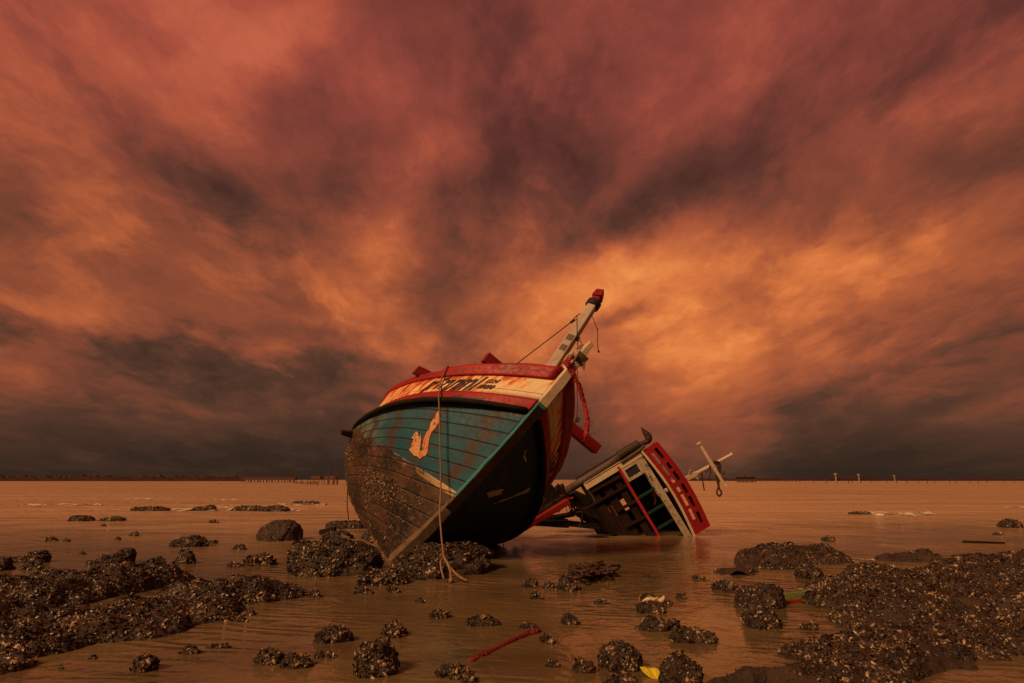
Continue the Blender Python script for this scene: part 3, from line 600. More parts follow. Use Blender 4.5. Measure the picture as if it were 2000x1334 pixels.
def rock(label, x0, x1, yt, yb, deep=.75, lump=.22, dens=None, size=None, name='shell_rock', cat='rock', peak=0.0, flat=1.0, probs=(.50, .34, .16), seed=None, group=None, sharp=1.0):
    """one boulder standing where the photograph shows its foot: width, height and depth in metres follow from its distance"""
    _rs[0] += 1; rng = np.random.default_rng(seed or _rs[0]); cx = (x0 + x1) / 2; near = ground(cx, yb); dist = near[1]
    rx = (x1 - x0) / 2 * dist / F; ry = min(rx * deep, dist * .25); cy = near[1] + ry * .8; k = cy / near[1]; rx *= k
    c = ground(cx, yb); c = at(cx, yb, cy); c[2] = 0; h = max(at(cx, yt, cy)[2], .012)
    big = rx > .25; U, Fq = ico(5 if rx * F / cy > 55 else 4 if rx * F / cy > 12 else 3)
    o = rng.random(3) * 50; d = fbm(U * 1.3 + o, 3, 1) * lump * 1.15 + fbm(U * 4.2 + o, 4, 9) * lump * .55
    P = U * (1 + d)[:, None]; z = P[:, 2]
    P[:, 0] += peak * np.clip(z, 0, 1); z = np.where(z > 0, np.abs(z) ** flat, z * .4)
    P = P / np.array([np.abs(P[:, 0]).max(), np.abs(P[:, 1]).max(), 1]); z = z / z.max()
    V = np.stack([P[:, 0] * rx, P[:, 1] * ry, np.where(z > 0, z * h, z * max(h, .08) * .8)], 1)
    px = F / cy                                    # pixels per metre in the photograph
    if size is None: size = max(.0095, 1.45 / px)
    if dens is None: dens = min(.62 / (size * size), 11000)
    if rx * px < 6: dens *= .6
    cl = max(size * 14, .08)
    return finish_rock(name, label, cat, V, Fq, c, rng, dens, size, probs, lambda q: np.where(fbm(q / cl + 1.7, 3, 33) > .34, .12, 1.0), group)
def reef(label, bumps, res, dens, size, name='shell_reef', mud=.42, seed=5, cat='reef', probs=(.46, .34, .20), rough=.05):
    """low ledge: a height field raised by several mounds, cut by the water; each mound (px, py of its middle, half-width px, half-depth m, height m, turn)"""
    rng = np.random.default_rng(seed); B = []
    for (px, py, hw, ry, h, rot) in bumps:
        c = ground(px, py); B.append((c[0], c[1], hw * c[1] / F, ry, h, math.radians(rot)))
    B = np.array(B); r = np.maximum(B[:, 2], B[:, 3]); x0, x1 = (B[:, 0] - r).min(), (B[:, 0] + r).max(); y0, y1 = (B[:, 1] - r).min(), (B[:, 1] + r).max()
    org = np.array([(x0 + x1) / 2, (y0 + y1) / 2, 0]); nx = int((x1 - x0) / res) + 1; ny = int((y1 - y0) / res) + 1
    X, Y = np.meshgrid(np.linspace(x0, x1, nx), np.linspace(y0, y1, ny), indexing='ij'); H = np.full(X.shape, -.12)
    Q = np.stack([X * 1.6, Y * 1.6, X * 0], -1); wx = fbm(Q, 3, 3) * .16; wy = fbm(Q + 9, 3, 4) * .16
    for (bx, by, rx, ry, h, ro) in B:
        dx = (X - bx) * math.cos(ro) + (Y - by) * math.sin(ro) + wx; dy = -(X - bx) * math.sin(ro) + (Y - by) * math.cos(ro) + wy
        q = np.clip(1 - (dx / rx) ** 2 - (dy / ry) ** 2, -.6, 1); hh = np.where(q > 0, np.abs(q) ** .62 * h, q * .25)
        H = np.maximum(H, hh) + .25 * np.clip(np.minimum(H, hh), 0, 9)
    N = np.stack([X * 5, Y * 5, X * 0 + .5], -1); H = H + np.where(H > -.05, fbm(N, 5, 11) * rough, 0)
    V = np.stack([X - org[0], Y - org[1], H], -1).reshape(-1, 3); idx = np.arange(nx * ny).reshape(nx, ny); Hm = np.maximum(np.maximum(H[:-1, :-1], H[1:, :-1]), np.maximum(H[:-1, 1:], H[1:, 1:]))
    keep = np.argwhere(Hm > -.03); Fq = np.stack([idx[keep[:, 0], keep[:, 1]], idx[keep[:, 0] + 1, keep[:, 1]], idx[keep[:, 0] + 1, keep[:, 1] + 1], idx[keep[:, 0], keep[:, 1] + 1]], 1)
    us = np.unique(Fq); rm = np.zeros(nx * ny, int); rm[us] = np.arange(len(us)); V = V[us]; Fq = rm[Fq]
    def mask(c):
        n = fbm(np.stack([c[:, 0] * 1.1, c[:, 1] * 1.5, c[:, 0] * 0], -1) + 3.3, 3, 21)
        return np.where(n > mud, .06, 1.0)
    return finish_rock(name, label, cat, V, Fq, org, rng, dens, size, probs, mask)
# ---- ledges
LW = (.42, .36, .22)
reef('long shell-crusted ledge filling the left edge, nearest of the two left ledges', [(450, 1172, 118, .40, .165, 6), (530, 1174, 48, .22, .11, 0), (330, 1205, 140, .30, .12, 8), (190, 1228, 170, .34, .125, 8), (50, 1252, 140, .34, .12, 0), (-90, 1262, 150, .4, .2, 0), (430, 1208, 80, .10, .05, 5)], .02, 5600, .0108, seed=11, mud=.30, rough=.055)
reef('dark shell-crusted ledge at left running behind the nearer ledge, topped by two boulders', [(280, 1142, 75, .36, .17, 0), (190, 1152, 110, .42, .175, 8), (60, 1180, 120, .42, .165, 6), (-70, 1190, 140, .5, .22, 0), (328, 1128, 26, .2, .20, 0)], .022, 4800, .0116, seed=12, mud=.38, probs=(.55, .33, .12), rough=.06)
reef('huge dark shell-crusted ledge at the right edge with bare mud patches', [(1668, 1176, 82, .42, .17, 0), (1690, 1150, 60, .3, .18, 0), (1800, 1165, 120, .6, .20, 0), (1940, 1160, 130, .7, .25, 0), (2080, 1160, 150, .8, .30, 0), (1900, 1225, 190, .5, .21, 4), (1770, 1232, 120, .34, .15, 0), (2080, 1230, 150, .5, .28, 0)], .022, 4200, .0114, seed=13, mud=.66, probs=(.60, .30, .10), rough=.055)
reef('low bank thickly strewn with pale shells in front of the huge right ledge', [(1600, 1278, 80, .16, .055, 0), (1690, 1272, 120, .22, .085, 0), (1830, 1282, 150, .26, .11, 5), (1950, 1262, 120, .24, .15, 5), (2060, 1250, 100, .3, .18, 0), (1720, 1315, 150, .16, .08, 0), (1830, 1312, 100, .15, .09, 0), (1640, 1322, 80, .12, .06, 0)], .018, 7000, .0102, seed=14, mud=.55, probs=(.50, .34, .16), rough=.05)
reef('smooth dark slab of rock lying at the bottom edge beside the low shell bank', [(1450, 1332, 100, .08, .045, 5), (1525, 1312, 60, .08, .06, 8), (1590, 1334, 60, .08, .055, 0)], .012, 2600, .0115, name='slab_rock', seed=15, mud=.02, probs=(.5, .3, .2), cat='rock', rough=.05)
reef('wide low muddy mound of shells right of the sunken cabin', [(1545, 1092, 88, .55, .18, 0), (1600, 1093, 55, .35, .11, 0), (1490, 1103, 60, .32, .11, 0), (1440, 1116, 45, .24, .05, 0)], .03, 2600, .014, seed=16, mud=.06, probs=(.55, .33, .12), rough=.06)
reef('low pointed mound of shells between the wide muddy mound and the huge right ledge', [(1770, 1092, 62, .34, .125, 0), (1815, 1095, 36, .22, .07, 0)], .03, 2600, .014, seed=17, mud=.2, probs=(.55, .33, .12), rough=.05)
reef('low shell ledge awash in the lower left corner', [(15, 1302, 52, .16, .07, 5)], .015, 5000, .012, seed=18, mud=.5, rough=.05)
# ---- boulders about the bow
rock('big rounded shell-crusted boulder wedged against the left of the keel', 566, 744, 1053, 1126, .8, .16, flat=.85, peak=-.22, size=.0155, dens=2900, probs=(.60, .30, .10))
rock('big dark mussel-covered boulder under the port bow behind the hanging rope', 770, 958, 1060, 1122, .75, .16, flat=.8, size=.0155, dens=3000, probs=(.60, .31, .09))
rock('low mound of light shells just in front of the foot of the stem', 690, 795, 1112, 1144, .6, .2, flat=.8, size=.015, dens=3600, probs=(.30, .42, .28))
rock('low shell-covered rock between the stem foot and the hanging rope', 790, 880, 1098, 1132, .5, .2, size=.015, dens=3400, probs=(.45, .37, .18))
rock('black knobbly rock poking up behind the boulder at the left of the keel', 630, 692, 1034, 1062, .7, .3, probs=(.75, .2, .05))
rock('dark rock in the shadow under the left of the hull', 705, 742, 1036, 1062, .8, .25, probs=(.75, .2, .05))
# ---- left, far to near
rock('flat dark rock awash far out at left, the blunter of a side by side pair', 135, 184, 1007, 1018, .6, .1, flat=.6)
rock('flat dark rock awash far out at left with a long thin left end', 192, 242, 1008, 1018, .6, .16, peak=.25)
rock('tiny dark rock just below the thin-ended flat rock far out at left', 197, 208, 1023, 1028, .7, .2, dens=0)
rock('long flat rock in the foaming line of surf, leftmost in the line', 255, 333, 990, 998, .3, .12, flat=.6)
rock('low rock in the surf line with a round knob on top', 372, 425, 990, 998, .3, .12, flat=.7)
rock('round knob of rock standing on a low rock in the surf line', 400, 421, 986, 998, .8, .12)
rock('long double-humped rock in the surf line, broadest of those rocks', 450, 520, 988, 998, .25, .14, flat=.7)
rock('dark hump at the right end of the broadest surf-line rock', 505, 570, 987, 999, .25, .16, flat=.7)
rock('thin flat rock in the surf nearest the left side of the hull', 566, 625, 979, 985, .2, .1, flat=.6)
rock('small dark rock, left and larger of two low bumps alone in open water at left', 89, 111, 1047, 1057, .7, .25)
rock('small dark rock, right and smaller of two low bumps alone in open water at left', 123, 138, 1052, 1058, .7, .25, dens=0)
rock('tiny pointed rock in open water above the leaning boulder', 224, 236, 1047, 1055, .7, .4, dens=0)
rock('small low rock with a tail pointing right, up from the leaning boulder', 249, 272, 1039, 1047, .6, .25, peak=.3)
rock('small lone rock midway between surf line and the smooth peaked boulder', 409, 427, 1015, 1022, .6, .2)
rock('humped shell-crusted rock standing alone left of the smooth peaked boulder', 330, 408, 1046, 1069, .55, .2, flat=.9)
rock('small nub of rock at the right foot of the humped rock', 405, 425, 1054, 1062, .7, .3)
rock('large smooth steep-sided boulder with a peaked top left of the bow', 499, 590, 1014, 1057, .7, .13, flat=.62, peak=.22, probs=(.80, .18, .02), dens=500)
rock('dark shell rock cut by the left edge above the ledges', -25, 23, 1085, 1115, .8, .25)
rock('low shell ridge joining the two rocks at the left edge', 18, 60, 1086, 1099, .5, .25)
rock('dark ragged rock with a leaning peak, second from the left edge', 42, 92, 1074, 1100, .7, .28, peak=.25)
rock('shell-covered foot of rock below the ragged leaning peak', 42, 82, 1092, 1113, .6, .25)
rock('low oblong shell rock between the ragged peak and the back ledge', 54, 116, 1109, 1128, .5, .25)
rock('tiny dark rock alone left of the leaning boulder', 154, 169, 1076, 1083, .7, .3, dens=0)
rock('tiny low rock touching the left foot of the leaning boulder', 168, 184, 1094, 1102, .7, .3)
rock('large boulder leaning right with an overhanging nose, behind the back ledge', 180, 246, 1080, 1116, .8, .2, flat=.7, peak=.2, probs=(.62, .32, .06))
rock('blunt nose of rock jutting right from the top of the leaning boulder', 222, 262, 1069, 1100, .8, .2, flat=.7, probs=(.62, .32, .06))
rock('round boulder sitting on top of the back ledge', 275, 322, 1086, 1122, .8, .2, flat=.75, probs=(.55, .35, .10))
rock('steep knob at the right end of the back ledge', 315, 352, 1096, 1140, .8, .22, flat=.8)
rock('small rock perched above the wedge-shaped rock, right of the round boulder', 348, 374, 1070, 1082, .7, .25)
rock('wedge-shaped dark rock standing in water right of the round boulder', 338, 381, 1078, 1102, .7, .22, peak=.3)
rock('little pointed rock in the gap between the two left ledges', 348, 365, 1117, 1133, .8, .3)
rock('small shell rock right of the humped rock in calm water', 454, 484, 1063, 1074, .6, .28)
rock('tiny shell lump left of the scattered shell bank', 443, 470, 1096, 1108, .6, .3)
rock('low scattered bank of shells in calm water left of the big keel boulder', 466, 536, 1080, 1105, .6, .3, flat=1.2, dens=2000, size=.02)
rock('small low shell rock just left of the big keel boulder foot', 598, 630, 1151, 1167, .7, .3)
# ---- front, left
rock('small shell cluster below the light mound at the stem foot', 688, 732, 1146, 1162, .6, .3)
rock('small round shell cluster in front of the keel, left of the rope end', 754, 784, 1142, 1159, .7, .28)
rock('tiny dark rock barely awash midway in front of the bow', 810, 832, 1170, 1178, .6, .3)
rock('thin crescent of shells awash between bow and lens-shaped rock', 840, 882, 1191, 1208, .4, .3)
rock('low lens-shaped shell rock standing alone in front of the bow', 908, 974, 1201, 1224, .5, .2)
rock('oblong shell rock sloping left, farther left of the two before the bow', 610, 688, 1221, 1257, .6, .22, peak=.15)
rock('squat round shell rock above the tall heap of shells', 747, 792, 1213, 1246, .8, .2, flat=.7)
rock('flat chip of rock between the squat round rock and the tall heap', 733, 756, 1245, 1256, .7, .3)
rock('tall heap of big pale shells, largest lone rock in the left foreground', 693, 772, 1252, 1324, .9, .16, flat=.75, probs=(.36, .36, .28))
rock('pointed shell rock at front, left one of two end to end', 486, 548, 1265, 1299, .6, .25, peak=.3)
rock('long shell rock at front, right one of two end to end', 546, 614, 1276, 1306, .6, .22)
rock('little shell knob at the right tip of the long front rock', 612, 634, 1270, 1286, .8, .3)
rock('tiny dark pebble right of the little shell knob', 638, 657, 1273, 1285, .8, .3)
rock('small broken shell lump between front ledge and the angular rock', 351, 390, 1260, 1279, .6, .35)
rock('small angular rock alone in brown water at lower left', 259, 303, 1279, 1314, .85, .25, flat=.75)
rock('tiny pebble left of the small angular rock', 173, 188, 1281, 1288, .7, .3)
rock('thin flat shell patch awash right of the small broken lump', 400, 450, 1258, 1267, .35, .2)
rock('tiny pebble near the lower left ledge corner', 113, 125, 1302, 1308, .7, .3)
rock('pale shell mound at the bottom edge left of the red rope', 850, 917, 1296, 1327, .7, .22, probs=(.34, .36, .30))
rock('small shell lump cut by the bottom edge', 902, 934, 1318, 1336, .8, .25)
# ---- front, right of the bow
rock('dark blunt rock farthest left of the little group under the twig tangle', 1021, 1051, 1128, 1148, .7, .25)
rock('small low rock between the blunt and the egg-shaped rock', 1058, 1086, 1136, 1149, .7, .3)
rock('egg-shaped shell rock, tallest of the group by the twig tangle', 1088, 1128, 1123, 1155, .9, .16, flat=.7, peak=-.2)
rock('small dark rock with a low tail in front of the egg-shaped rock', 1036, 1064, 1152, 1171, .6, .3, peak=-.2)
rock('dark weedy rock under the tangle of twigs', 1108, 1148, 1114, 1132, .6, .28, probs=(.8, .17, .03))
rock('thin strip of black shells awash right of the egg-shaped rock', 1158, 1188, 1170, 1179, .4, .25)
rock('loose cluster of upright shells right of the red rope end', 1096, 1132, 1195, 1221, .7, .3, flat=1.3)
rock('dark pebbly patch just above the upper end of the red rope', 1014, 1052, 1216, 1229, .5, .35)
rock('small shell cluster at the right of the red rope', 1054, 1084, 1239, 1258, .7, .3)
rock('broken shell patch in the shallows below the red rope', 1064, 1094, 1290, 1303, .5, .35)
rock('round shell rock left of the dome-shaped front rock', 1119, 1162, 1284, 1316, .75, .22)
rock('dome-shaped dark rock bristling with shells beside the yellow scrap', 1172, 1252, 1253, 1312, .85, .15, flat=.7, probs=(.50, .30, .20))
rock('shell patch cut by the bottom edge below the dome-shaped rock', 1176, 1245, 1318, 1338, .6, .28, probs=(.4, .36, .24))
rock('tall heap of upright shells right of the yellow scrap', 1290, 1370, 1274, 1340, .8, .16, flat=.75, probs=(.42, .34, .24))
rock('dark rock with the pale plastic scrap draped over it', 1246, 1302, 1172, 1199, .7, .2, flat=.7)
rock('little dark rock behind the one with the pale plastic scrap', 1246, 1280, 1157, 1171, .6, .28)
rock('low rock touching the right of the rock with the pale plastic scrap', 1288, 1316, 1169, 1181, .6, .28)
rock('tiny rock right of the pale plastic scrap', 1319, 1346, 1159, 1169, .6, .3)
rock('long shell rock tapering left, upper of two joined diagonally', 1240, 1330, 1204, 1234, .5, .2, peak=.2)
rock('long shell rock tapering right, lower of two joined diagonally', 1310, 1399, 1226, 1257, .5, .2, peak=-.1)
rock('low dark rock attached to the left of the knobbly boulder', 1388, 1452, 1134, 1154, .6, .22)
rock('knobbly dark boulder at the left end of the green plank', 1440, 1536, 1138, 1189, .7, .2, flat=.75, probs=(.60, .32, .08))
rock('ribbed boulder slanting down right in front of the knobbly boulder', 1456, 1527, 1181, 1230, .8, .18, flat=.75, peak=-.25)
rock('small low rock above the green plank', 1572, 1614, 1137, 1153, .6, .25)
rock('compact rounded rock standing before the wide muddy mound', 1555, 1604, 1102, 1131, .8, .16, flat=.7)
rock('small flat dark rock in open water left of the wide mound', 1348, 1378, 1122, 1131, .5, .25)
rock('tiny dark pebble in open water below the cabin', 1254, 1271, 1121, 1128, .6, .25)
rock('small rock making a ripple above the wide muddy mound', 1604, 1631, 1046, 1058, .6, .25)
rock('lone dark rock by the right edge far out', 1950, 1998, 1014, 1031, .7, .16)
rock('thin low rock below the lone dark rock far right', 1938, 1961, 1040, 1045, .5, .2)
rock('long low rock ringed with foam far out at right', 1654, 1700, 999, 1005, .3, .2)
rock('scatter of shells in the shallows left of the low shell bank', 1556, 1610, 1212, 1232, .6, .4, flat=1.6)

rock('long black weed-covered slab lying on the water left of the keel', 636, 730, 1017, 1033, .3, .12, flat=.6, name='slab_rock', probs=(.8, .18, .02))

# ------------------------------------------------------------------ wheelhouse, torn off and lying on its side behind the bow
CR = np.array([1.0, 0, 0]); CU = np.array([0, -math.sin(T), math.cos(T)]); CF = np.array([0, math.cos(T), math.sin(T)])
an = math.radians(59.8); WX = math.cos(an) * CR - math.sin(an) * CU; WZ = math.sin(an) * CR + math.cos(an) * CU
dep = ground(1345, 1044).dot(CF) - CH * CF[2]; KW = dep / F
WO = np.array([0, 0, CH]) + (CF + CR * (1247 - 1000) / F - CU * (884 - 667) / F) * dep
CY = ray(1215, 900); CY = CY / np.linalg.norm(CY)          # the cabin is racked: its depth runs a little outwards
wh = tag(empty('wheelhouse', Matrix(((WX[0], CY[0], WZ[0], WO[0]), (WX[1], CY[1], WZ[1], WO[1]), (WX[2], CY[2], WZ[2], WO[2]), (0, 0, 0, 1)))), 'wrecked cream and red wheelhouse lying tilted and half sunk behind the big hull', 'boat cabin')
def ab(a, b, y=0.0): return np.array([a * KW, y, -b * KW])
def pan(mb, a0, a1, b0, b1, y0, y1, m=0, wob=.004):
    mb.box(ab((a0 + a1) / 2, (b0 + b1) / 2, (y0 + y1) / 2), ((1, 0, 0), (0, 1, 0), (0, 0, 1)), (abs(a1 - a0) / 2 * KW, abs(y1 - y0) / 2, abs(b1 - b0) / 2 * KW), m, wob)
camb = lambda a: 9 * math.sin(PI * min(max(a / 190, 0), 1))
M_FASC = worn('red_fascia_paint', (.33, .008, .012), (.18, .008, .010), 4, .5, (.03, .01, .010), .72)
# red slatted fascia of the roof, cambered
AS = np.linspace(1, 262, 14)
def run(mb, b0, b1, y0, y1, a0=1, a1=184):
    xs = [x for x in AS if a0 < x < a1]; xs = [a0] + xs + [a1]
    for p, q in zip(xs[:-1], xs[1:]):
        c0, c1 = camb(p), camb(q); P = ab(p, (b0 + b1) / 2 - c0, (y0 + y1) / 2); Q = ab(q + .3, (b0 + b1) / 2 - c1, (y0 + y1) / 2)
        mb.beam(P, Q, (y1 - y0), abs(b1 - b0) * KW, (0, 1, 0))
mb = MB(); run(mb, -9, -17, -.02, .03); run(mb, -23.5, -28, -.018, .03); run(mb, -34, -40, -.022, .05); run(mb, -40.2, -43, -.02, .14)
for (p, q) in ((1, 14), (39, 43), (66, 71), (83, 88), (103, 108), (132, 138), (160, 184)): run(mb, -16.8, -23.7, -.012, .025, p, q)
for (p, q) in ((1, 9), (34, 44), (58, 64), (84, 92), (112, 118), (140, 150), (172, 184)): run(mb, -27.8, -34.2, -.010, .022, p, q)
mb.build('roof_fascia', M_FASC, wh, .003)
mb = MB(); run(mb, -26, -38, .07, .09); mb.build('fascia_backing', M_BLACK, wh)
mb = MB(); run(mb, -4, -8.5, -.045, -.005, 0, 230); mb.build('cream_moulding', M_CREAM, wh, .003)
mb = MB()
for p, q in zip(AS[:-1], AS[1:]):
    P = ab(p, -6 - camb(p), .9); Q = ab(q, -6 - camb(q), .9); mb.beam(P, Q + np.array([.002, 0, 0]), 1.7, .03, (0, 1, 0))
mb.build('roof', M_BROWN, wh)
mb = MB(); pan(mb, 11, 262, -3.5, 9.5, -.03, .03); mb.build('header_board', M_CREAMD, wh, .004)
mb = MB(); pan(mb, -3, 9.5, -3, 124, -.035, .03); pan(mb, -4.5, -3.2, 10, 122, -.05, .0); mb.build('corner_post', M_CREAM, wh, .004)
mb = MB()
for y in np.linspace(.05, 1.5, 10): pan(mb, -3, 0, -2, 128, y, y + .145)
mb.build('side_wall', M_BROWN, wh, .003)
# upper window of the front, glazed, then open bays
win = MB(); pan(win, 9.8, 38, 9.7, 15.5, -.03, .02); pan(win, 9.8, 38, 41.5, 47, -.03, .02); pan(win, 9.8, 15.5, 15.7, 41.3, -.028, .018); pan(win, 32.5, 38, 15.7, 41.3, -.028, .018)
win = win.build('window', M_CREAMD, wh, .003); g = MB(); pan(g, 15, 33, 15, 42, -.006, .002, 0, 0); g.build('window_glass', M_GLASS, win)
for a in (73, 107, 140, 172, 205, 240):
    mb = MB(); pan(mb, a - 2.2, a + 2.2, 9.7, 48, -.01, .05); mb.build('mullion', M_GREEN, wh, .003)
mb = MB(); mb.beam(ab(2, 49.5, -.05), ab(262, 51.5, -.05), .05, .045, (0, 1, 0), 0, .004); mb.build('sill_rail', M_REDR, wh, .006)
mb = MB()
for b in np.linspace(-8, 54, 13)[:-1]: pan(mb, -4, 262, b, b + 5.0, 1.45, 1.48)
mb.build('back_wall', M_GREEN, wh)
mb = MB(); pan(mb, 15, 262, 58, 71, .0, .035); pan(mb, 12, 262, 79.5, 98, .02, .05); pan(mb, 10, 31, 71.5, 79, .03, .05); pan(mb, 10, 262, 107, 121, .01, .05); pan(mb, 56, 262, 98.5, 106.5, .02, .05)
mb.build('lower_boards', M_BROWN, wh, .004)
mb = MB(); pan(mb, 34, 262, 52.2, 57.5, .2, .5); pan(mb, 10, 72, 60, 108, .75, .78); pan(mb, 96, 262, 60, 118, .70, .74); mb.build('inner_partition', M_BLACK, wh)
for (a, b0, b1) in ((41, 53, 166), (75, 53, 96), (108, 53, 96), (143, 53, 120), (20, 53, 118)):
    mb = MB(); mb.beam(ab(a, b0, -.02), ab(a - 3, b1, -.02), .045, .05, (0, 1, 0), 0, .006); mb.build('stud', M_BROWN, wh, .004)
mb = MB(); pan(mb, 0, 262, 121.5, 127, .0, 1.5); pan(mb, 40, 200, 128, 150, .3, .36); mb.build('floor', M_BLACK, wh)
# exhaust stack strapped along the upper side
ex = MB(); ex.tube([ab(-8, 168, .02), ab(-9, 120, .02), ab(-10, 60, .02), ab(-12, 33, .02)], [.075, .072, .068, .062], 12); ex.tube([ab(-1.5, 40, -.04), ab(-3, 0, -.04), ab(-6, -17, -.03)], .032, 8)
ex = ex.build('exhaust_pipe', worn('grey_pipe_lagging', (.11, .075, .055), (.045, .03, .022), 6, .7, (.25, .17, .11), .66), wh, smooth=True)
mb = MB(); mb.tube([ab(-14, 37, .02), ab(-14, 36, .02), ab(-13.2, -10, .02), ab(-13, -12, .02)], [.03, .092, .092, .03], 14); mb.build('muffler', M_IRON, ex)
pts = spline([ab(*q, .02) for q in ((-12, -8), (-10, -20), (-10, -29), (-17, -33.5), (-27, -32), (-39, -31))], 24); rr = np.interp(np.linspace(0, 1, 24), [0, .3, .5, .72, 1], [.045, .05, .075, .06, .004]); mb = MB(); mb.tube(pts, rr, 10); mb.build('bent_tip', M_IRON, ex, smooth=True)
# signal mast on the roof with its yard
mm = MB(); mm.tube([ab(92, 0, .22), ab(94, -70, .22), ab(98.5, -158, .22)], [.048, .042, .027], 10); mm.tube([ab(98.5, -158, .22), ab(98.6, -160.5, .22)], .044, 10)
mm.beam(ab(92, -20, .22), ab(94, -80, .22), .10, .075, (0, 1, 0))
mm = mm.build('signal_mast', M_CREAM, wh, .003); mb = MB(); mb.tube([ab(48, -115, .15), ab(95, -114, .15), ab(141, -113, .15)], [.028, .040, .026], 10)
for a in (47, 141): mb.tube([ab(a - 1.6, -114, .15), ab(a + 1.6, -114, .15)], .046, 10)
mb.build('yard', M_CREAM, mm)
mb = MB(); mb.tube([ab(82, -72, .16), ab(88, -66, .2), ab(105, -77, .2)], .028, 8); mb.build('cleat', M_CREAMD, mm)
def wpt(px, py, dy=0.0):
    r = CF + CR * (px - 1000) / F - CU * (py - 667) / F; return np.array([0, 0, CH]) + r * (dep + dy)
def thingmesh(mb, name, mat, label, cat, group=None, **k): return tag(mb.build(name, mat, None, **k), label, cat, group)
# ropes on the signal mast
mb = MB()
for o in (-.035, .0, .035):
    mb.tube(spline([wpt(1392 + o * 60, 906, .08), wpt(1398 + o * 90, 901, .06), wpt(1404 + o * 90, 908, .08), wpt(1405 + o * 60, 919, .08), wpt(1402, 923, .10)], 16), .014, 6)
mb.tube(spline([wpt(1402, 920, .08), wpt(1400, 935, .08), wpt(1403, 950, .08), wpt(1400, 962, .08), wpt(1405, 969, .08), wpt(1409, 962, .08), wpt(1404, 951, .08), wpt(1404, 930, .08)], 40), .017, 6)
mb.tube([wpt(1400, 918, .08), wpt(1402, 931, .08)], .040, 8)
mb.tube(spline([wpt(1404, 923, .08), wpt(1411, 923, .08), wpt(1415, 924, .08)], 8), [.012] * 4 + [.03, .045, .045, .02], 8)
mb.tube(spline([wpt(1392, 905, .10), wpt(1386, 909, .10), wpt(1388, 922, .10), wpt(1385, 935, .10)], 20), .012, 6)
mb.tube(spline([wpt(1388, 905, .10), wpt(1383, 918, .10), wpt(1378, 922, .10)], 14), .013, 6)
thingmesh(mb, 'rope', M_ROPED, 'brown rope knotted round the crossing of the pale signal mast, looped at its end', 'rope', smooth=True)
mb = MB(); mb.tube(spline([wpt(1357, 934, .18), wpt(1361, 922, .16), wpt(1366, 918, .14), wpt(1370, 925, .14), wpt(1373, 942, .14), wpt(1375.5, 958, .14)], 26), .013, 6)
thingmesh(mb, 'rope', M_ROPED, 'short brown rope end drooping from the pale signal mast near the red fascia', 'rope', smooth=True)
# pink float caught in the second window bay
mb = MB(); mb.tube(spline([wpt(1277, 951, .3), wpt(1277, 961, .3)], 5), .008, 6); mb.tube([wpt(1273, 964.5, .3), wpt(1277, 964.5, .3), wpt(1281, 964.5, .3)], [.035, .05, .03], 10); mb.tube(spline([wpt(1279, 969, .3), wpt(1280, 979, .3), wpt(1278, 986, .3)], 6), [.03, .024, .02, .022, .018, .01], 8)
thingmesh(mb, 'float', worn('pale_pink_float', (.50, .20, .14), (.28, .10, .07), 8, .6), 'pale pink float hanging on a string inside the cabin window opening', 'float', smooth=True)

# ------------------------------------------------------------------ timbers between hull and wheelhouse
def timber(name, mat, label, cat, segs, d=0.0, bev=.006):
    mb = MB()
    for (x0, y0, x1, y1, w, th) in segs: mb.beam(wpt(x0, y0, d), wpt(x1, y1, d), w * KW, th, -CF if False else np.cross(wpt(x1, y1, d) - wpt(x0, y0, d), CF), 0, .012)
    return thingmesh(mb, name, mat, label, cat, bevel=bev)
timber('deck_beam', M_REDT, 'long red deck beam slanting from the water up to the broken cabin', 'timber', [(1018, 1034, 1112, 978, 9, .12)], -.8)
timber('broken_beam', M_BROWN, 'brown broken beam lying just above the red deck beam', 'timber', [(1040, 1006, 1103, 970, 6, .10), (1046, 1003, 1098, 974, 4, .2)], -.5)
timber('hull_fragment', M_BLACK, 'black splintered piece of hull side between bow and cabin', 'wreckage', [(1064, 952, 1098, 988, 24, .35), (1052, 985, 1118, 966, 15, .3), (1086, 953, 1097, 962, 16, .3), (1096, 948, 1106, 968, 10, .2)], .2)
timber('floor_plank', M_BLACK, 'long black plank floating flat in front of the cabin base', 'plank', [(1040, 1018, 1110, 1022, 7, .3), (1108, 1022, 1170, 1029, 4, .25)], -.6)
timber('broken_plank', M_BROWN, 'thin brown plank propped above the floating black plank', 'plank', [(1070, 1011, 1110, 1004, 3.5, .10), (1110, 1004, 1150, 991, 4, .1)], -.5)
timber('diagonal_strut', M_BLACK, 'upper of two black struts sloping down right into the water under the cabin', 'timber', [(1140, 994, 1200, 1044, 7, .1)], -.3)
timber('diagonal_strut', M_BLACK, 'lower thicker black strut sloping down into the water under the cabin', 'timber', [(1118, 975, 1186, 1036, 11, .14)], .1)
timber('wreck_panel', M_BLACK, 'dark sunken panel of the cabin floor standing in the water', 'wreckage', [(1130, 985, 1232, 1052, 44, .06), (1112, 968, 1150, 985, 24, .3)], .55)
timber('painted_block', M_REDT, 'dark red block of timber against the underside of the hull', 'timber', [(1046, 990, 1056, 1012, 16, .2)], -.4)
mb = MB()
for k in range(5): 
    o = np.array([4.2 * k, -3.0 * k]); mb.beam(wpt(994 + o[0] * 1.0, 1026 + o[1] * .5, -1.3), wpt(1006 + o[0] * 1.0, 1046 + o[1] * .9, -1.3), .025, .04, CF)
mb.beam(wpt(994, 1025, -1.3), wpt(1014, 1018, -1.3), .05, .04, CF); mb.beam(wpt(1004, 1046, -1.3), wpt(1024, 1034, -1.3), .05, .04, CF)
thingmesh(mb, 'grating', M_BLACK, 'small black slatted grating hanging below the port side of the hull', 'grating')
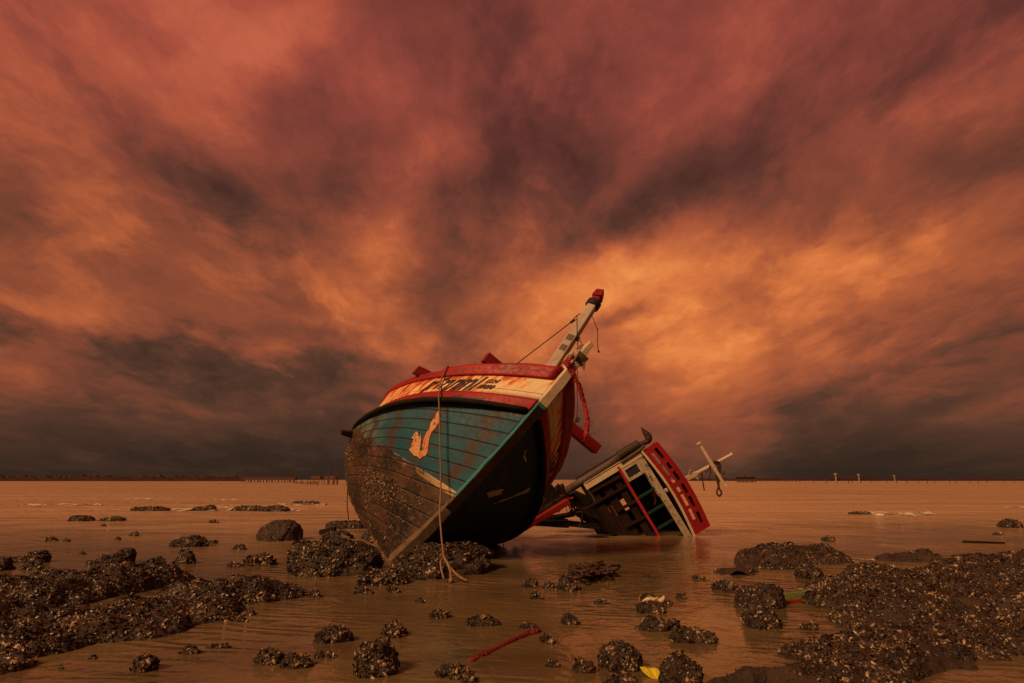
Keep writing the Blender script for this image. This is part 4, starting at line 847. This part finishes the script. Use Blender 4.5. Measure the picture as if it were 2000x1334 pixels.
mb = MB(); mb.tube(spline([wpt(1021, 1008, -1.3), wpt(1022, 1022, -1.3), wpt(1019, 1036, -1.3), wpt(1010, 1046, -1.3)], 20), .011, 6); thingmesh(mb, 'cord', M_ROPE, 'thin pale cord curving down beside the black grating', 'cord', smooth=True)
mb = MB(); mb.tube(spline([wpt(1125, 1001, -.8), wpt(1137, 1000, -.8), wpt(1136, 1012, -.8), wpt(1131, 1031, -.8)], 20), .008, 6); thingmesh(mb, 'cord', M_ROPED, 'bent dark cord dangling to the water under the broken cabin edge', 'cord', smooth=True)
mb = MB(); rg = np.random.default_rng(3)
for k in range(14):
    x = 1108 + rg.normal() * 3; y = 970 + rg.random() * 8; mb.tube(spline([wpt(x, y, -.7), wpt(x + 4 + rg.normal() * 3, y + 9, -.7), wpt(x + 9 + rg.normal() * 2, y + 16, -.7), wpt(x + 10 + rg.normal() * 2, y + 28 + rg.random() * 6, -.7)], 12), .006, 5)
mb.tube(spline([wpt(1093, 968, -.7), wpt(1106, 967, -.7), wpt(1116, 963, -.7), wpt(1126, 958, -.7)], 14), .012, 6)
thingmesh(mb, 'net', M_ROPED, 'frayed bundle of net strands hanging at the broken end of the cabin', 'net', smooth=True)
mb = MB(); mb.tube(spline([wpt(1120, 972, -.2), wpt(1111, 974, -.2), wpt(1104, 968, -.2)], 6), .02, 6); thingmesh(mb, 'strap', M_REDR, 'short bright red strap at the broken lower corner of the cabin', 'strap', smooth=True)

dn = ['splintered brown batten sticking up from the wreckage left of the cabin', 'short broken stick crossing the red deck beam', 'thin dark lath leaning from the broken cabin edge into the water', 'bent black rod among the wreckage just above the water', 'grey splintered lath lying over the floating black plank', 'dark stub of timber poking up beside the exhaust pipe end']
for lb, sg_ in zip(dn, [(1088, 948, 1110, 980, 4, .05), (1062, 1004, 1084, 978, 3.5, .05), (1112, 978, 1140, 1022, 3, .04), (1128, 990, 1166, 1012, 3, .04), (1072, 1016, 1122, 1006, 3, .05), (1097, 950, 1107, 972, 6, .1)]):
    timber('broken_lath', M_BROWN, lb, 'timber', [sg_], -.9 + .15 * len(lb) % .4, .002)
# ------------------------------------------------------------------ ropes and cords about the bow
rs = b2w(band_pt('wt', 'rail', 1.13, 1.03, -1, .055)); rm = b2w(band_pt('wt', 'rail', 1.11, .0, -1, .06)); r2_ = b2w(band_pt('wb', 'wt', .98, .3, -1, .05)); r3_ = b2w(band_pt('kn', 'wb', .82, .6, -1, .07)); r4_ = b2w(band_pt('kn', 'wb', .70, -.1, -1, .09)); y_ = r4_[1]
top = [rs + (.02, .08, -.04), rs, rm, r2_, r3_, r4_]
fall = [at(859, 825, y_ - .04), at(860, 880, y_ - .07), at(861, 950, y_ - .14), at(859, 1000, y_ - .30), at(862, 1045, 6.75), at(865, 1072, 6.45), at(867, 1090, 6.28)]
mb = MB(); mb.tube(spline(top + fall, 70), .0105, 7)
mb.tube(spline([at(867, 1089, 6.28), at(861, 1096, 6.22), at(862, 1112, 6.15), at(867, 1131, 6.1)], 24), .012, 6)
mb.tube(spline([at(867, 1089, 6.28), at(875, 1102, 6.2), at(880, 1117, 6.13), at(881, 1134, 6.1)], 24), .016, 6)
mb.tube(spline([at(876, 1104, 6.2), at(888, 1118, 6.12), at(900, 1128, 6.08), at(912, 1134, 6.06)], 24), .013, 6)
mb.tube([at(880, 1130, 6.1), at(882, 1137, 6.08)], [.02, .03], 6)
thingmesh(mb, 'rope', M_ROPE, 'long tan rope hanging from the red bulwark, frayed in three at its foot', 'rope', smooth=True)
sh = b2w((RK1 * 3.2 + RK2 * 10.24, 0, 3.2)); Ys = sh[1]
rr = np.random.default_rng(8)
def fuzzy(mb, P, r, n, am):
    Q = spline(P, n); Q = Q + rr.normal(size=Q.shape) * am * np.linspace(.2, 1, n)[:, None] ** .5 * np.array([1, 1, .3]); mb.tube(Q, r * (1 + .25 * rr.normal(size=n).clip(-1, 1)), 6)
mb = MB(); PR = [at(1104, 702, Ys - .12), at(1113, 722, Ys - .13), at(1124, 740, Ys - .1), at(1133, 762, Ys - .05), at(1141, 788, Ys), at(1146, 815, Ys), at(1147, 833, Ys), at(1144, 853, Ys)]
fuzzy(mb, PR, .024, 44, .004); fuzzy(mb, [p + (.012, 0, .01) for p in PR], .014, 50, .008); fuzzy(mb, [p + (-.012, 0, 0) for p in PR], .012, 50, .008)
for k in range(60):
    i = rr.integers(8, 43); p = spline(PR, 44)[i]; mb.tube([p, p + rr.normal(size=3) * .035], .004, 4)
for o in range(5): 
    a0 = at(1098 + o * 2.5, 705 - o * 3, Ys - .14); mb.tube(spline([a0, at(1108 + o * 2, 716 - o * 4, Ys - .17), at(1120 + o * 1.5, 716 - o * 6, Ys - .10)], 10), .014, 6)
thingmesh(mb, 'rope', M_ROPER, 'frayed red rope tied round the stem head and hanging down its right side', 'rope', smooth=True)
t = material('torn_clear_plastic'); M_PLAS = finish(t, (.55, .40, .30), .3, None, .5); t.p.inputs['Alpha'].default_value = .45
def sheet(pts, Y, depth, n, name, label, cat, mat, seed):
    """crumpled sheet stretched over a few points, its folds running in and out by `depth`"""
    C = np.array(pts, float); c = C.mean(0); rings = 7; v = []; f = []; m = len(C) * n; P = spline(np.vstack([C, C[:1]]), m + 1)[:-1]
    for r in range(1, rings + 1):
        for k in range(m): 
            q = c + (P[k] - c) * r / rings; d = fbm(np.array([[q[0] * .11, q[1] * .11, seed]]), 3, seed)[0]; v.append(at(q[0], q[1], Y + d * depth))
    d0 = fbm(np.array([[c[0] * .11, c[1] * .11, seed]]), 3, seed)[0]; v.append(at(c[0], c[1], Y + d0 * depth)); ci = len(v) - 1
    f = [(ci, k, (k + 1) % m) for k in range(m)] + [(r * m + k, r * m + m + k, r * m + m + (k + 1) % m, r * m + (k + 1) % m) for r in range(rings - 1) for k in range(m)]
    o = mk(name, v, f, mat, None, None, True); s = o.modifiers.new('thickness', 'SOLIDIFY'); s.thickness = .003
    return tag(o, label, cat)
sheet([(1098, 708), (1104, 697), (1115, 686), (1127, 676), (1140, 672), (1133, 688), (1122, 703), (1110, 714)], Ys - .16, .06, 4, 'plastic_wrap', 'torn clear plastic wrapped over the stem head above the red rope', 'plastic', M_PLAS, 4)
sheet([(1130, 712), (1138, 706), (1145, 703), (1144, 712), (1141, 724), (1135, 716)], Ys - .05, .05, 4, 'plastic_rag', 'small pale plastic rag fluttering below the tip of the stem head', 'plastic', M_PLAS, 6)
# weathered tip of the stem head
mb = MB(); a_ = np.array([RK1 * 3.30 + RK2 * 3.3 ** 2, 0, 3.30]); b_ = np.array([RK1 * 3.43 + RK2 * 3.43 ** 2, 0, 3.43]); mb.beam(a_ + (.0, 0, 0), b_, .16, .165, (0, 1, 0), 0, .01); mb.build('stem_collar', M_BARE, boat, .01)
def knot(mb, c, Y, s, k=9):
    for _ in range(k):
        P = [at(c[0] + rr.normal() * s, c[1] + rr.normal() * s, Y + rr.normal() * .02) for _ in range(4)]; mb.tube(spline(P, 12), .006, 5)
mb = MB(); mb.tube(spline([at(1127, 617, Ys + .9), at(1127, 640, Ys + .9), at(1128, 662, Ys + .9), at(1128, 682, Ys + .9)], 16), .007, 5); knot(mb, (1127, 662), Ys + .9, 3.0); mb.tube(spline([at(1128, 660, Ys + .9), at(1133, 666, Ys + .9), at(1137, 672, Ys + .9)], 8), .005, 5)
thingmesh(mb, 'cord', M_CORD, 'black cord with a tangled knot hanging in front of the mast', 'cord', smooth=True)
mb = MB(); mb.tube(spline([at(1156, 616, Ys + .9), at(1163, 634, Ys + .9), at(1167, 645, Ys + .9), at(1167, 665, Ys + .9), at(1168, 688, Ys + .9)], 20), .0055, 5); knot(mb, (1167, 643), Ys + .9, 1.0, 3); knot(mb, (1169, 687), Ys + .9, 1.4, 4)
thingmesh(mb, 'cord', M_CORD, 'thin cord hanging free at the right of the mast top', 'cord', smooth=True)
mb = MB(); mb.tube(spline([at(1128, 724, Ys), at(1127, 760, Ys), at(1128, 790, Ys), at(1126, 818, Ys)], 20), .0055, 5); knot(mb, (1127, 821), Ys, 3.2, 8)
thingmesh(mb, 'cord', M_ROPED, 'thin brown cord with a tangled end hanging left of the frayed red rope', 'cord', smooth=True)
q0 = at(679, 955, 9.0); mb = MB(); mb.tube(spline([q0, at(678, 985, 8.9), at(681, 1015, 8.8)], 12), .008, 5); thingmesh(mb, 'cord', M_CORD, 'black cord hanging straight from the bilge at the left of the hull', 'cord', smooth=True)
q0 = at(985, 1040, 8.6); mb = MB(); mb.tube(spline([q0, at(984, 1055, 8.5), at(984, 1072, 8.45)], 8), .007, 5); thingmesh(mb, 'cord', M_CORD, 'short black cord dangling to the water under the port side of the hull', 'cord', smooth=True)

M_ROPEW = worn('wet_red_rope', (.22, .016, .014), (.09, .012, .010), 18, .8, (.05, .02, .012), .60, bump=.6)
# ------------------------------------------------------------------ small things in the water
def onw(px, py, z=0.0): return ground(px, py, z)
mb = MB(); PR = [onw(920, 1295, -.012), onw(945, 1282, -.008), onw(975, 1268, -.012), onw(1005, 1252, -.006), onw(1030, 1241, -.004), onw(1051, 1234, .002)]
for k in range(5):
    Q = spline(PR, 60); ph = np.linspace(0, 26, 60) + k * 2 * PI / 5; am = np.interp(np.linspace(0, 1, 60), [0, .5, 1], [.030, .018, .022]); Q[:, 0] += am * np.cos(ph) * .5 + rr.normal(size=60) * .003; Q[:, 1] += am * np.cos(ph); Q[:, 2] += am * .35 * np.sin(ph)
    mb.tube(Q, .018 + .006 * rr.random(60), 6)
thingmesh(mb, 'rope', M_ROPEW, 'thick red twisted rope lying half sunk in the shallows in the foreground', 'rope', smooth=True)
t = material('yellow_plastic'); M_YEL = finish(t, (.62, .52, .03), .4, None, .4)
def flat_scrap(pts, z, am, name, label, cat, mat, seed):
    P = np.array([onw(x, y, z) for x, y in pts]); c = P.mean(0); m = len(P); v = [c + (0, 0, am)]; f = []
    for r in (.5, 1.0):
        for k in range(m): v.append(c + (P[k] - c) * r + np.array([0, 0, am * (1 - r) + .012 * math.sin(seed + k * 2.1)]))
    f = [(0, 1 + k, 1 + (k + 1) % m) for k in range(m)] + [(1 + k, 1 + m + k, 1 + m + (k + 1) % m, 1 + (k + 1) % m) for k in range(m)]
    o = mk(name, v, f, mat, None, None, False); s = o.modifiers.new('thickness', 'SOLIDIFY'); s.thickness = .006; return tag(o, label, cat)
flat_scrap([(1250, 1309), (1262, 1304), (1278, 1305), (1291, 1315), (1284, 1325), (1268, 1322), (1256, 1317)], .004, .012, 'plastic_scrap', 'bright yellow plastic scrap in the water between two shell rocks', 'plastic', M_YEL, 2)
dY = onw(1272, 1190)[1] + .05
mb = MB(); mb.tube(spline([at(1254, 1176, dY), at(1264, 1171, dY), at(1278, 1172, dY), at(1288, 1174, dY), at(1295, 1170, dY), at(1297, 1163, dY)], 30), np.interp(np.linspace(0, 1, 30), [0, .2, .7, .9, 1], [.004, .018, .022, .014, .003]), 8)
mb.tube(spline([at(1279, 1172, dY - .02), at(1283, 1168, dY - .01), at(1287, 1166, dY)], 8), [.01, .016, .012, .008, .008, .006, .004, .003], 6)
thingmesh(mb, 'plastic_scrap', worn('pale_plastic', (.62, .48, .26), (.45, .30, .14), 8, .5), 'pale curled plastic scrap draped over a small dark rock', 'plastic', smooth=True)
mb = MB(); mb.beam(onw(1533, 1172, .01), onw(1618, 1160, .05), .10, .03, (0, 0, 1), 0, .006); gp = tag(mb.build('plank', worn('green_plank_paint', (.16, .20, .05), (.07, .06, .03), 8, .8), None, .003), 'weathered green plank lying in the water between the knobbly boulder and the huge ledge', 'plank')
mb = MB(); mb.beam(onw(1534, 1177, .0), onw(1600, 1168, .03), .02, .03, (0, 0, 1), 0, .004); mb.build('plank_edge', M_REDT, gp)
mb = MB(); mb.beam(onw(1880, 1060, .0), onw(1964, 1063, -.005), .08, .03, (0, 0, 1), 0, .02); thingmesh(mb, 'driftwood', M_BROWN, 'thin dark driftwood plank floating near the right edge', 'driftwood', bevel=.004)
mb = MB(); mb.beam(onw(626, 1042, .02), onw(655, 1036, .09), .12, .05, (0, 0, 1), 0, .02); thingmesh(mb, 'driftwood', M_BLACK, 'short black board tilted out of the water left of the hull', 'driftwood', bevel=.004)
mb = MB(); mb.tube([onw(574, 1062, .03), onw(580, 1062, .05), onw(588, 1063, .03)], [.03, .055, .03], 8); mb.tube([onw(586, 1063, .02), onw(618, 1064, .01)], .025, 6); thingmesh(mb, 'driftwood', M_BROWN, 'floating stick with a round knob at its left end beside the smooth boulder', 'driftwood', smooth=True)
q = onw(658, 1100)[1] + .30; mb = MB(); mb.tube(spline([at(668, 1046, q + .05), at(677, 1050, q), at(686, 1056, q), at(698, 1055, q - .03), at(712, 1057, q - .05), at(724, 1064, q - .08), at(738, 1068, q - .1), at(745, 1076, q - .1)], 30), .022, 7); thingmesh(mb, 'branch', M_BARE, 'bare brown branch lying along the top of the boulder left of the keel', 'branch', smooth=True)
mb = MB(); rg = np.random.default_rng(21)
for k in range(46):
    x = 1150 + rg.normal() * 18; y = 1116 + rg.normal() * 5; d = rg.normal(size=2) * np.array([26, 7]); P = [onw(x, y, .01 + .03 * rg.random()), onw(x + d[0] * .5 + rg.normal() * 5, y + d[1] * .5 - 1.5, .03 + .07 * rg.random()), onw(x + d[0], y + d[1], .01 + .02 * rg.random())]; mb.tube(spline(P, 10), .006 + .009 * rg.random(), 5)
mb.tube(spline([onw(1150, 1104, .03), onw(1158, 1101, .09), onw(1170, 1102, .10), onw(1182, 1104, .03)], 16), .012, 6); mb.tube(spline([onw(1165, 1112, .03), onw(1180, 1108, .08), onw(1188, 1116, .06), onw(1180, 1122, .01)], 16), .013, 6); mb.tube(spline([onw(1120, 1128, .02), onw(1140, 1127, .05), onw(1165, 1126, .03)], 12), .014, 6)
thingmesh(mb, 'twig_tangle', M_ROPED, 'tangle of brown twigs and old line in the shallows below the cabin', 'debris', smooth=True)
# foam where the swell breaks on the outer rocks
t = material('sea_foam'); c = t.coord('Object'); n = t.noise(c, 9, 5, .6); M_FOAM = finish(t, (.80, .72, .60), .6, t.bump(n, .5, .02), .3); t.set(t.p.inputs['Alpha'], t.mapr(t.noise(t.scale(c, (1, .5, 1)), 4.2, 5, .65), .47, .60))
v = []; f = []
rg = np.random.default_rng(4)
for (x0, x1, y0, w) in ((340, 380, 996, .9), (425, 460, 994, 1.3), (545, 640, 985, .8), (560, 600, 996, .7), (40, 200, 986, .7), (250, 300, 975, .7), (420, 470, 976, .5), (1690, 1815, 1004, 1.2), (1640, 1705, 1094, .16), (1838, 1872, 1092, .14), (1980, 2000, 992, .8)):
    n_ = 24; top = []; 
    for k in range(n_ + 1):
        p = onw(x0 + (x1 - x0) * k / n_, y0 + 1.2 * math.sin(k * .7 + x0), .012); e = w * (.25 + .75 * math.sin(PI * k / n_)) * (.6 + .5 * rg.random())
        for j in (-1, 0, 1): v.append(p + np.array([0, e * j, .05 * w * (1 - abs(j))]))
    b = len(v) - 3 * (n_ + 1); f += [(b + 3 * k + j, b + 3 * k + 3 + j, b + 3 * k + 4 + j, b + 3 * k + 1 + j) for k in range(n_) for j in (0, 1)]
tag(mk('surf_foam', v, f, M_FOAM, None, None, True), 'thin broken lines of pale foam round the outer rocks', 'foam', kind='stuff')
# barnacles and oysters on the bilge of the hull
rg = np.random.default_rng(31); n = 3000
s_ = .25 + 2.6 * rg.random(n * 4); v_ = .08 + .50 * rg.random(n * 4); P = hull_pt(s_, v_, -1, .008); fz = fbm(P * 2.2, 4, 5)
row = np.exp(-((v_ * NPL) % 1 - .5) ** 2 * 0) + 1.2 * (np.abs((v_ * NPL + .5) % 1 - .5) < .10); pk = (fz + .25 * row + .35 * np.exp(-((P[:, 2] - .72) / .22) ** 2) - .25 * (s_ < .6)) > rg.random(n * 4) * .40 + .42
idx = np.where(pk)[0][:n]; s_, v_, P = s_[idx], v_[idx], P[idx]; Nn = hull_pt(s_, v_, -1, .05) - P; Nn /= np.linalg.norm(Nn, axis=1)[:, None]; n = len(idx)
Zx = Nn + rg.normal(size=(n, 3)) * .5; Zx /= np.linalg.norm(Zx, axis=1)[:, None]; X = np.cross(Zx, rg.normal(size=(n, 3))); X /= np.linalg.norm(X, axis=1)[:, None]; Y = np.cross(Zx, X); sc = .006 + .010 * rg.random(n) ** 2
O = P[:, None] + SH_V[None, :, :1] * sc[:, None, None] * X[:, None] + SH_V[None, :, 1:2] * sc[:, None, None] * Y[:, None] + SH_V[None, :, 2:] * sc[:, None, None] * Zx[:, None] * 1.3
tag(mk('barnacles', O.reshape(-1, 3), (SH_F[None] + (np.arange(n) * 8)[:, None, None]).reshape(-1, 3), [M_SH[1], M_SH[2]], boat, np.repeat((rg.random(n) < .42).astype(int), 7)), kind='stuff')

# ------------------------------------------------------------------ far shore and fishing stakes on the horizon
M_SHORE = worn('far_mangrove', (.055, .022, .016), (.030, .013, .010), .05, .6, rough=.9, bump=0)
M_STAKE = worn('grey_brown_stake', (.11, .055, .038), (.05, .028, .02), 2, .6, rough=.9)
M_HUT = worn('faded_red_boards', (.17, .06, .04), (.09, .036, .026), 1, .6, rough=.85)
M_WALL = worn('pale_far_wall', (.30, .22, .16), (.20, .15, .11), .2, .5, rough=.85, bump=0)
def shoreline(label, px0, px1, Y, hs, seed, deep=40):
    n = int((px1 - px0) * .9); v = []; f = []; xs = np.linspace(px0, px1, n); N = fbm(np.stack([xs * .10, xs * 0, xs * 0 + seed], -1), 5, seed); N2 = vnoise(np.stack([xs * 1.3, xs * 0, xs * 0 + seed], -1), seed + 3)
    for x, q, q2 in zip(xs, N, N2):
        e = min(1, (x - px0) / 25 + .15, (px1 - x) / 25 + .15); h = hs * (1 + .28 * q + .22 * q2) * e
        for (yy, zz) in ((0, -.5), (0, h * .7), (deep * .3, h), (deep, h * .8), (deep, -.5)):
            p = at(x, 937, Y + yy); v.append((p[0], p[1], zz))
    for i in range(n - 1): f += [(i * 5 + k, i * 5 + 5 + k, i * 5 + 6 + k, i * 5 + 1 + k) for k in range(4)]
    return tag(mk('far_shore_trees', v, f, M_SHORE), label, 'shore', kind='stuff')
shoreline('dark red-brown line of far mangrove along the left horizon', -260, 480, 420, 3.9, 1)
shoreline('thin dark far shore along the right horizon', 1330, 2300, 520, 2.4, 2)
shoreline('slightly higher headland under the two pale towers on the right horizon', 1605, 1720, 500, 3.2, 3)
rg = np.random.default_rng(77)
def stake(name, px, pyb, pyt, rad, label, group, lean=0.0, proto={}):
    g = onw(px, pyb); h = at(px, pyt, g[1])[2]; key = name
    if key not in proto:
        mb = MB(); mb.tube([(0, 0, -.2), (.01, 0, .4), (-.01, 0, .75), (0, 0, 1)], [1, .9, .8, .6], 6); o = mb.build(name, M_STAKE, None); proto[key] = o
    else:
        o = proto[key].copy(); COL.objects.link(o)
    o.location = g; o.scale = (rad, rad, h); o.rotation_euler = (0, lean, rg.random() * 6); tag(o, label, 'stake', group)
def platform(px0, px1, pyb, pyd, pyt, label, M, legs=6, name='fishing_platform', stakes=0):
    g0, g1 = onw(px0, pyb), onw(px1, pyb); Y = g0[1]; zd = at(px0, pyd, Y)[2]; zt = at(px0, pyt, Y)[2]; w = g1[0] - g0[0]
    r = empty(name, Matrix.Translation((g0[0] + w / 2, Y + 1, 0))); tag(r, label, 'platform')
    mb = MB(); mb.box((0, 0, zd), ((1, 0, 0), (0, 1, 0), (0, 0, 1)), (w / 2 + .1, 1.2, .10)); mb.build('deck', M_STAKE, r)
    if zt > zd + .15: mb = MB(); mb.box((0, 0, (zd + zt) / 2 + .06), ((1, 0, 0), (0, 1, 0), (0, 0, 1)), (w / 2 - .1, 1.0, (zt - zd) / 2 - .05)); mb.build('hut', M, r)
    for k in range(legs):
        for y in (-1.1, 1.1): x = -w / 2 + .15 + (w - .3) * k / (legs - 1); mb = MB(); mb.tube([(x, y, -.3), (x * .98, y, zd)], .07, 6); mb.build('leg', M_STAKE, r)
platform(632, 655, 946.5, 936, 929.5, 'small red hut on legs in the sea just left of the hull', M_HUT, 3)
platform(606, 625, 944.5, 935, 930, 'smaller faded hut on legs left of the small red hut', M_HUT, 3)
platform(472, 576, 942.5, 937, 932.5, 'long low fishing platform of stakes and boards at the end of the left shore', M_STAKE, 18)
platform(1441, 1476, 942.5, 936, 932, 'dark boarded fish trap standing in the sea right of the signal mast', M_BLACK, 8, 'fish_trap')
for px in (472, 484, 490, 497, 504, 509, 515, 522, 531, 544, 556, 565, 569, 575): stake('fishing_stake', px + rg.normal() * .6, 942, 914 + rg.random() * 9, .17, 'tall thin stake rising from the long low platform on the left horizon', 'stakes on the long platform', rg.normal() * .02)
for px in (588, 601): stake('fishing_stake', px, 943, 921 + rg.random() * 5, .10, 'thin lone stake standing between the long platform and the small huts', 'stakes between platform and huts', rg.normal() * .05)
for px, t_ in ((641, 915), (651.5, 913), (657.5, 916)): stake('fishing_stake', px, 946.5, t_, .10, 'thin pole standing tall beside the small red hut', 'poles at the red hut')
for k in range(26): stake('trap_pole', 572 + k * 2.0 + rg.normal(), 944 + k * .12, 938 + rg.random() * 3, .07, 'short leaning pole of the broken fish fence under the small huts', 'broken fish fence poles', .3 + rg.normal() * .3)
for k in range(24): stake('fishing_stake', 1440 + k * 1.55 + rg.normal(), 942, 918 + rg.random() * 14, .13, 'dark stake rising above the boarded fish trap', 'stakes of the boarded fish trap', rg.normal() * .06)
for k in range(20): stake('fence_stake', 1477 + k * 4.2 + rg.normal(), 941.5, 930 + k * .32 + rg.random() * 4, .09, 'short stake in the row running right from the boarded fish trap', 'stakes right of the fish trap', rg.normal() * .08)
for k in range(22): stake('marker_stake', 1570 + k * 20 + rg.normal() * 5, 943 + rg.random(), 935.5 + rg.random() * 3, .11, 'low marker stake in the sparse row below the right shore', 'sparse stakes below the right shore', rg.normal() * .25)
for k in range(15): stake('marker_stake', 1345 + k * 7 + rg.normal() * 2, 941.5, 933 + rg.random() * 4, .08, 'short stake in the row behind the signal mast', 'stakes behind the signal mast', rg.normal() * .1)
for px in (1101, 1106, 1113, 1118, 1121): stake('marker_stake', px, 942.5, 931 + rg.random() * 5, .06, 'thin stake seen in the gap between hull and cabin', 'stakes in the gap', rg.normal() * .1)
for k in range(30): stake('marker_stake', 10 + k * 15 + rg.normal() * 4, 939.5 + rg.random() * 1.2, 935 + rg.random() * 1.5, .10, 'tiny stake in the water below the left shore', 'tiny stakes below the left shore', rg.normal() * .2)
def tower(px, pyt, label, w):
    Y = 495.0; zt = at(px, pyt, Y)[2]; r = empty('water_tower', Matrix.Translation((at(px, 937, Y)[0], Y, 0))); tag(r, label, 'tower')
    mb = MB(); mb.tube([(0, 0, -.3), (0, 0, zt * .72)], [.62 * w, .5 * w], 10); mb.build('shaft', M_WALL, r)
    mb = MB(); mb.tube([(0, 0, zt * .66), (0, 0, zt * .75), (0, 0, zt * .97), (0, 0, zt)], [.5 * w, 1.15 * w, 1.15 * w, .6 * w], 12); mb.build('tank', M_WALL, r)
tower(1633, 924, 'tallest pale water tower on the right horizon', 1.0); tower(1678, 925.5, 'pale water tower at the right end of the headland', .9); tower(1747.5, 928, 'short pale water tower alone right of the headland', .75); tower(1338, 928.5, 'tiny pale water tower behind the foot of the signal mast', .6)
